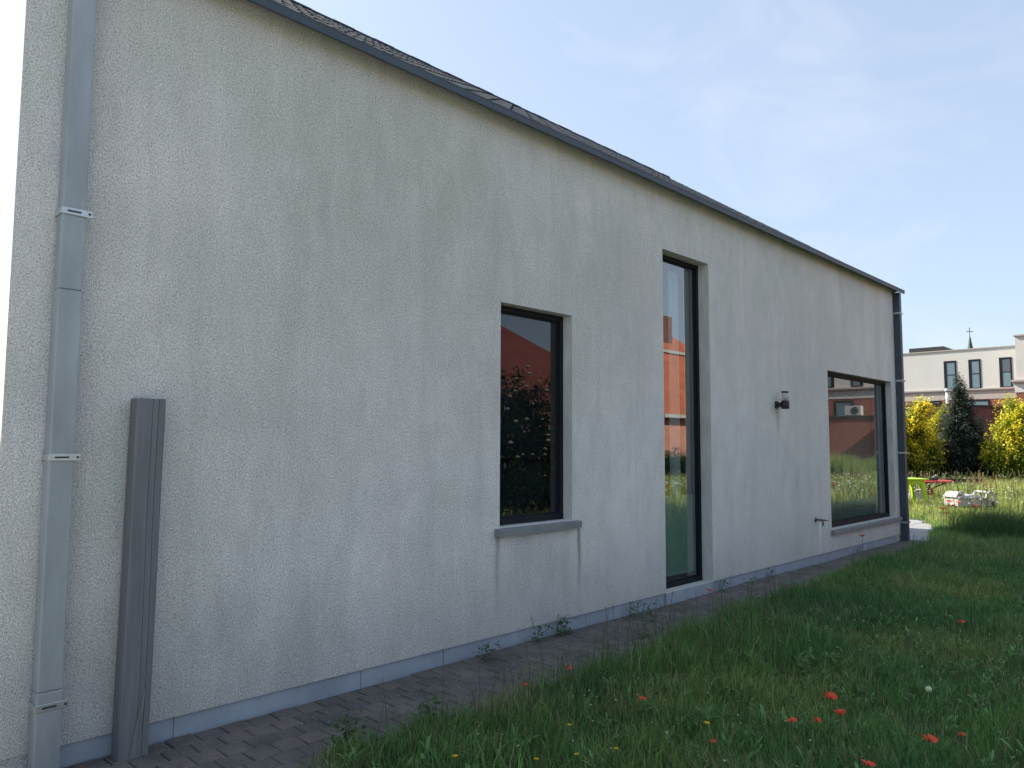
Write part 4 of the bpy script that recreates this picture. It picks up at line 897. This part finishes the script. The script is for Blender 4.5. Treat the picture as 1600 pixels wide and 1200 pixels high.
bush('golden_shrub', 'shrub', shrub_at(1588, 29), [L(0, 1.1, 1.15, 1.2), L(.3, 2.1, .9, .9), L(-.2, 2.1, .6, .8), L(.0, 2.85, .5, .45), L(-.75, 1.3, .6, .7), L(.9, 2.4, .8, .8), L(1.5, 1.4, 1.2, 1.4), L(-.15, 3.25, .2, .25), L(-.6, 2.1, .3, .4), L(2.6, 1.6, 1.3, 1.7)], 40000, .10, (.17, .28, .04), (.93, .80, .06), 'large golden green shrub at the right edge before the white building wing', 'golden shrubs before the white building', hgt=3)
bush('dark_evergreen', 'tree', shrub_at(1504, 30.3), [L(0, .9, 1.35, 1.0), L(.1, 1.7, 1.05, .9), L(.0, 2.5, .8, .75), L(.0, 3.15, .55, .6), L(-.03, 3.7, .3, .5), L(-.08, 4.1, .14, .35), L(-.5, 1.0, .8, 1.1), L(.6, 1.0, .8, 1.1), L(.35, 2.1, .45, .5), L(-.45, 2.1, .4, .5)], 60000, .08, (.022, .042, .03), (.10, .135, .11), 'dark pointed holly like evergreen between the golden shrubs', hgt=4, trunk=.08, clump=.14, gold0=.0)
bush('low_shrub', 'shrub', shrub_at(1555, 31), [L(0, .7, 1.1, .9), L(-.6, .9, .7, .8), L(.9, .7, 1.0, .8)], 10000, .075, (.02, .05, .02), (.06, .12, .04), 'dark green low shrub at the foot of the right golden shrub', hgt=1.6, gold0=0)
bush('low_shrub', 'shrub', shrub_at(1455, 30.5), [L(0, .5, 1.3, .7), L(-1.2, .5, 1.0, .6), L(.9, .5, .8, .6)], 8000, .075, (.02, .045, .02), (.05, .10, .035), 'dark green low shrub behind the green and red tables', hgt=1.2)
# elder bushes of the side garden (mirrored in the dark and the tall window)
EI = (.012, .03, .012); EO = (.045, .09, .03)
el1 = bush('elder_bush', 'shrub', (12.6, -8.2, 0), [(0, 0, 1.2, 1.5, 1.3, 1.3), (1.2, -.3, 1.6, 1.3, 1.2, 1.3), (-1.3, .2, 1.3, 1.4, 1.2, 1.4), (-.6, 0, 2.5, 1.1, 1.0, .9), (.9, -.2, 2.5, 1.1, 1.0, .9), (2.3, -.5, 1.2, 1.3, 1.3, 1.3), (-2.4, .4, 1.4, 1.3, 1.2, 1.4), (0, 1.6, .5, 1.6, .7, .6), (-2, 1.8, .5, 1.4, .7, .6), (1.8, 1.4, .5, 1.4, .7, .6)], 36000, .11, EI, EO, 'dark elder bush with white flower heads, mirrored in the dark window', hgt=3.3)
n = 80; a = rng.uniform(0, 2*PI, n); specks(0, 12.6+rng.uniform(-2.6, 2.6, n), -8.0+rng.uniform(.6, 1.4, n), rng.uniform(1.2, 3.3, n), .075, (.40, .39, .32), 'elder_flowers', 'flat white flower heads on the dark elder bush', 'flowers')
bush('elder_bush', 'shrub', (28.8, -13.8, 0), [(0, 0, .6, 1.0, .9, .6), (.9, 0, .8, .8, .8, .5), (-.8, 0, .7, .9, .8, .5), (1.9, 0, .5, .9, .8, .6)], 7000, .11, (.02, .05, .02), (.07, .14, .05), 'green bush before the orange brick house, mirrored in the tall window', hgt=1.8)

# dock plants with rusty seed heads
def dock(px, ytop, z, label, c, sw=1.0):
    top = at_px(px, ytop, z); e = empty('dock_plant', (top.x, top.y, 0)); tag(e, label, 'plant', 'tall seeding docks in the meadow'); h = top.z
    bm = bmesh.new(); tube(bm, [(rnd.uniform(-.05, .05), 0, -.01), (0, 0, h*.6), (rnd.uniform(-.01, .01), 0, h)], [.008, .006, .003], 5); mesh_obj('stem', bm, M_stem, e)
    n = 110; t = rng.random(n); zz = h*(1-.38*t); r_ = .035*sw*(.3+1.5*t*(1.15-t)); an = rng.uniform(0, 2*PI, n)
    o = leaves('seed_head', np.cos(an)*r_*.6, np.sin(an)*r_*.6, zz, rng.uniform(.02, .04, n), rng.uniform(.015, .03, n), rng.uniform(.2, 1.2, n), an, np.array(c)*rng.uniform(.6, 1.3, (n, 1)), M_grass); o.parent = e
for i, (px, yt, z, c, lb) in enumerate([(1512, 747, 19, (.38, .33, .18), 'pale dock spike, leftmost, above the left half of the white toy table'), (1521, 742, 19.5, (.42, .36, .18), 'straw coloured dock spike second from left above the white toy table'),
        (1530, 735, 18.5, (.42, .28, .15), 'tallest rusty dock spike behind the right end of the white toy table'), (1536, 739, 18.8, (.45, .31, .16), 'rusty orange dock spike just right of the tallest one'),
        (1547, 745, 19.2, (.36, .24, .14), 'rusty dock spike midway between the toy table and the right golden shrub'), (1556, 743, 18.6, (.36, .22, .13), 'reddish brown dock spike in front of the low dark shrub'),
        (1583, 747, 18.4, (.40, .30, .15), 'leaning straw dock spike near the right edge'), (1439, 736, 22, (.35, .3, .16), 'pale seed spike rising behind the green table'), (1452, 738, 23, (.3, .27, .16), 'pale seed spike behind the black box on the red table'), (1473, 739, 23, (.3, .27, .16), 'faint seed spike behind the right of the red table'),
        (1590, 765, 17, (.38, .26, .14), 'short brown dock spike at the right edge'), (1541, 752, 18.0, (.44, .30, .14), 'short straw dock spike under the rusty ones')]):
    dock(px, yt, z, lb, c, rnd.uniform(.8, 1.2))
# soft tall weed tuft at the shade edge on the right
n = 5000; p0 = at_px(1560, 840, 13); x = p0.x+rng.normal(0, .45, n); y = p0.y+rng.normal(0, .35, n); k = y < ledge(x)-.05
o = blades('fennel_tuft', x[k], y[k], rng.uniform(.25, .62, k.sum()), np.full(k.sum(), .004), np.array([.06, .12, .035])*rng.uniform(.7, 1.4, (k.sum(), 1)), .5); tag(o, 'soft feathery tall green tuft at the edge of the house shade', 'plant', kind='stuff')

# ------------------------------------------------------------------ garden furniture
rzv = math.atan2(ra.y, ra.x)       # local x across the view
P = at_px(1413, 700, 19.2); tb = empty('green_table', (P.x, P.y, 0), rzv); tag(tb, 'lime green plastic garden table with splayed legs beside the far downpipe', 'table')
bm = bmesh.new(); box(bm, -.42, .42, -.35, .35, .69, .725, .012); mesh_obj('tabletop', bm, M_lime, tb)
bm = bmesh.new(); box(bm, -.33, .33, -.28, .28, .57, .69, .01); mesh_obj('apron', bm, M_lime, tb)
for sx in (-1, 1):
    for sy in (-1, 1):
        bm = bmesh.new(); q0 = Vector((sx*.29, sy*.24, .62)); q1 = Vector((sx*.37, sy*.31, 0)); prv = None
        for c_, r_ in ((q0, .055), (q0*.5+q1*.5, .04), (q1, .024)):
            ring = [bm.verts.new(c_+Vector((a*r_, b_*r_, 0))) for a, b_ in ((-1, -1), (1, -1), (1, 1), (-1, 1))]
            if prv:
                for k in range(4): bm.faces.new((prv[k], prv[(k+1) % 4], ring[(k+1) % 4], ring[k]))
            prv = ring
        bm.faces.new(prv); mesh_obj('leg', bm, M_lime, tb)
P = at_px(1450, 700, 22); rb = empty('red_table', (P.x, P.y, 0), rzv); tag(rb, 'round red table on a thick red pedestal, right of the green table', 'table')
bm = bmesh.new(); lathe(bm, [(.57, .50), (.60, .505), (.61, .53), (.60, .55), (.56, .555)], 28); mesh_obj('tabletop', bm, M_red, rb, False)
bm = bmesh.new(); lathe(bm, [(.13, -.02), (.10, .04), (.09, .28), (.13, .31), (.13, .33)], 16); mesh_obj('pedestal', bm, M_red, rb, True)
for k in range(6):
    bm = bmesh.new(); a = k*PI/3; tube(bm, [(.08*math.cos(a), .08*math.sin(a), .32), (.5*math.cos(a), .5*math.sin(a), .495)], .014, 6); mesh_obj('brace', bm, M_black, rb)
P = at_px(1451, 700, 21.7); bx_ = empty('black_tray', (P.x, P.y, .557), rzv); tag(bx_, 'black tray with a small bottle lying on the red table', 'tray')
bm = bmesh.new(); prism(bm, [(-.17, 0), (.15, 0), (.19, .07), (-.13, .07), (-.19, .05)], -.12, .12, 'y'); mesh_obj('tray', bm, M_black, bx_)
bm = bmesh.new(); tube(bm, [(.08, 0, .08), (.14, 0, .11), (.2, .0, .15)], [.03, .03, .012], 8); mesh_obj('bottle', bm, mat('grey_bottle', (.25, .27, .28), .4), bx_)
P = at_px(1428, 700, 21); bo = empty('grey_crate', (P.x, P.y, 0), rzv); tag(bo, 'pale grey crate on the grass behind the green table legs', 'crate')
bm = bmesh.new(); box(bm, -.22, .22, -.15, .15, 0, .3, .02); mesh_obj('crate_body', bm, M_cream, bo)
bm = bmesh.new(); box(bm, -.24, .24, -.17, .17, .301, .34, .01); mesh_obj('lid', bm, M_cream, bo)
# white toy sand-and-water table, raised ends with grab holes
P = at_px(1509, 700, 18.3); ty = empty('toy_table', (P.x, P.y, 0), rzv+.12); tag(ty, 'greyish white plastic play table with raised ends standing in the long grass', 'toy table')
def loft(bm, secs, closed_caps=True):
    pr = None
    for s_ in secs:
        ring = [bm.verts.new(p) for p in s_]
        if pr:
            for k in range(len(ring)): bm.faces.new((pr[k], pr[(k+1) % len(ring)], ring[(k+1) % len(ring)], ring[k]))
        else: bm.faces.new(ring[::-1])
        pr = ring
    bm.faces.new(pr)
bm = bmesh.new()  # body: front skirt with step
loft(bm, [[(x, -.27-.02*math.sin((x+.5)*3), .13), (x, .27, .13), (x, .27, .30), (x, .30, .31), (x, .30, .345), (x, -.31, .345+z), (x, -.31, .31+z), (x, -.27, .30+z)] for x, z in ((-.5, .0), (-.42, .015), (-.2, -.005), (0, .01), (.2, .0), (.36, -.02), (.48, -.02))])
bmesh.ops.recalc_face_normals(bm, faces=bm.faces[:]); mesh_obj('tray_body', bm, M_cream, ty)
bm = bmesh.new()
loft(bm, [[(x, -.25, .35), (x, .25, .35), (x, .22, .352+h), (x, -.22, .352+h)] for x, h in ((-.3, .005), (-.22, .03), (-.05, .045), (.1, .05), (.24, .02), (.3, .005))]); bmesh.ops.recalc_face_normals(bm, faces=bm.faces[:]); mesh_obj('tray_cover', bm, M_cream, ty)
bm = bmesh.new()
loft(bm, [[(x, -.27, .34), (x, .27, .34), (x, .24, .35+h), (x, -.24, .35+h)] for x, h in ((-.55, .0), (-.5, .06), (-.44, .12), (-.38, .135), (-.32, .11), (-.26, .04), (-.22, .0))]); bmesh.ops.recalc_face_normals(bm, faces=bm.faces[:]); le = mesh_obj('raised_end', bm, M_cream, ty)
bm = bmesh.new(); box(bm, -.46, -.38, -.262, -.256, .38, .42); mesh_obj('sticker', bm, mat('brown_sticker', (.3, .12, .05), .6), ty)
bm = bmesh.new()
for yy in (-.25, .25):
    tube(bm, [(.36, yy, .30), (.38, yy, .39), (.42, yy, .455), (.48, yy, .47), (.54, yy, .445), (.585, yy, .37), (.60, yy, .2), (.62, yy, .03)], [.05, .04, .03, .027, .03, .04, .04, .03], 10)
tube(bm, [(.47, -.25, .465), (.47, .25, .465)], .027, 10); mesh_obj('arched_end', bm, M_cream, ty, True)
for sx, sy in ((-.44, -.24), (-.44, .24), (.30, -.26), (.30, .26)):
    bm = bmesh.new(); tube(bm, [(sx, sy, .2), (sx*1.03, sy, 0)], [.055, .035], 8); mesh_obj('leg', bm, M_cream, ty)
for yy in (-.2, .2):
    bm = bmesh.new(); lathe(bm, [(.11, -.03), (.12, -.02), (.12, .02), (.11, .03)], 18); o = mesh_obj('wheel', bm, M_black, ty, False); o.rotation_euler = (PI/2, 0, 0); o.location = (.50, yy, .13)
ty.scale = (.88, .88, .95)
# timber edging boards behind the tables
P0 = at_px(1437, 700, 25); te = empty('timber_edging', (P0.x, P0.y, 0), rzv); tag(te, 'low edging of dark timber boards at the foot of the shrubs behind the red table', 'edging')
for k in range(3):
    for j in range(2):
        bm = bmesh.new(); box(bm, -1.2+k*1.1+.01, -1.2+(k+1)*1.1-.01, -.03+j*.004, .03, .0+j*.24, .23+j*.24, .01); mesh_obj('board', bm, M_timber, te)
for k in range(4):
    bm = bmesh.new(); box(bm, -1.24+k*1.1, -1.16+k*1.1, .032, .1, 0, .5, .01); mesh_obj('stake', bm, M_timber, te)
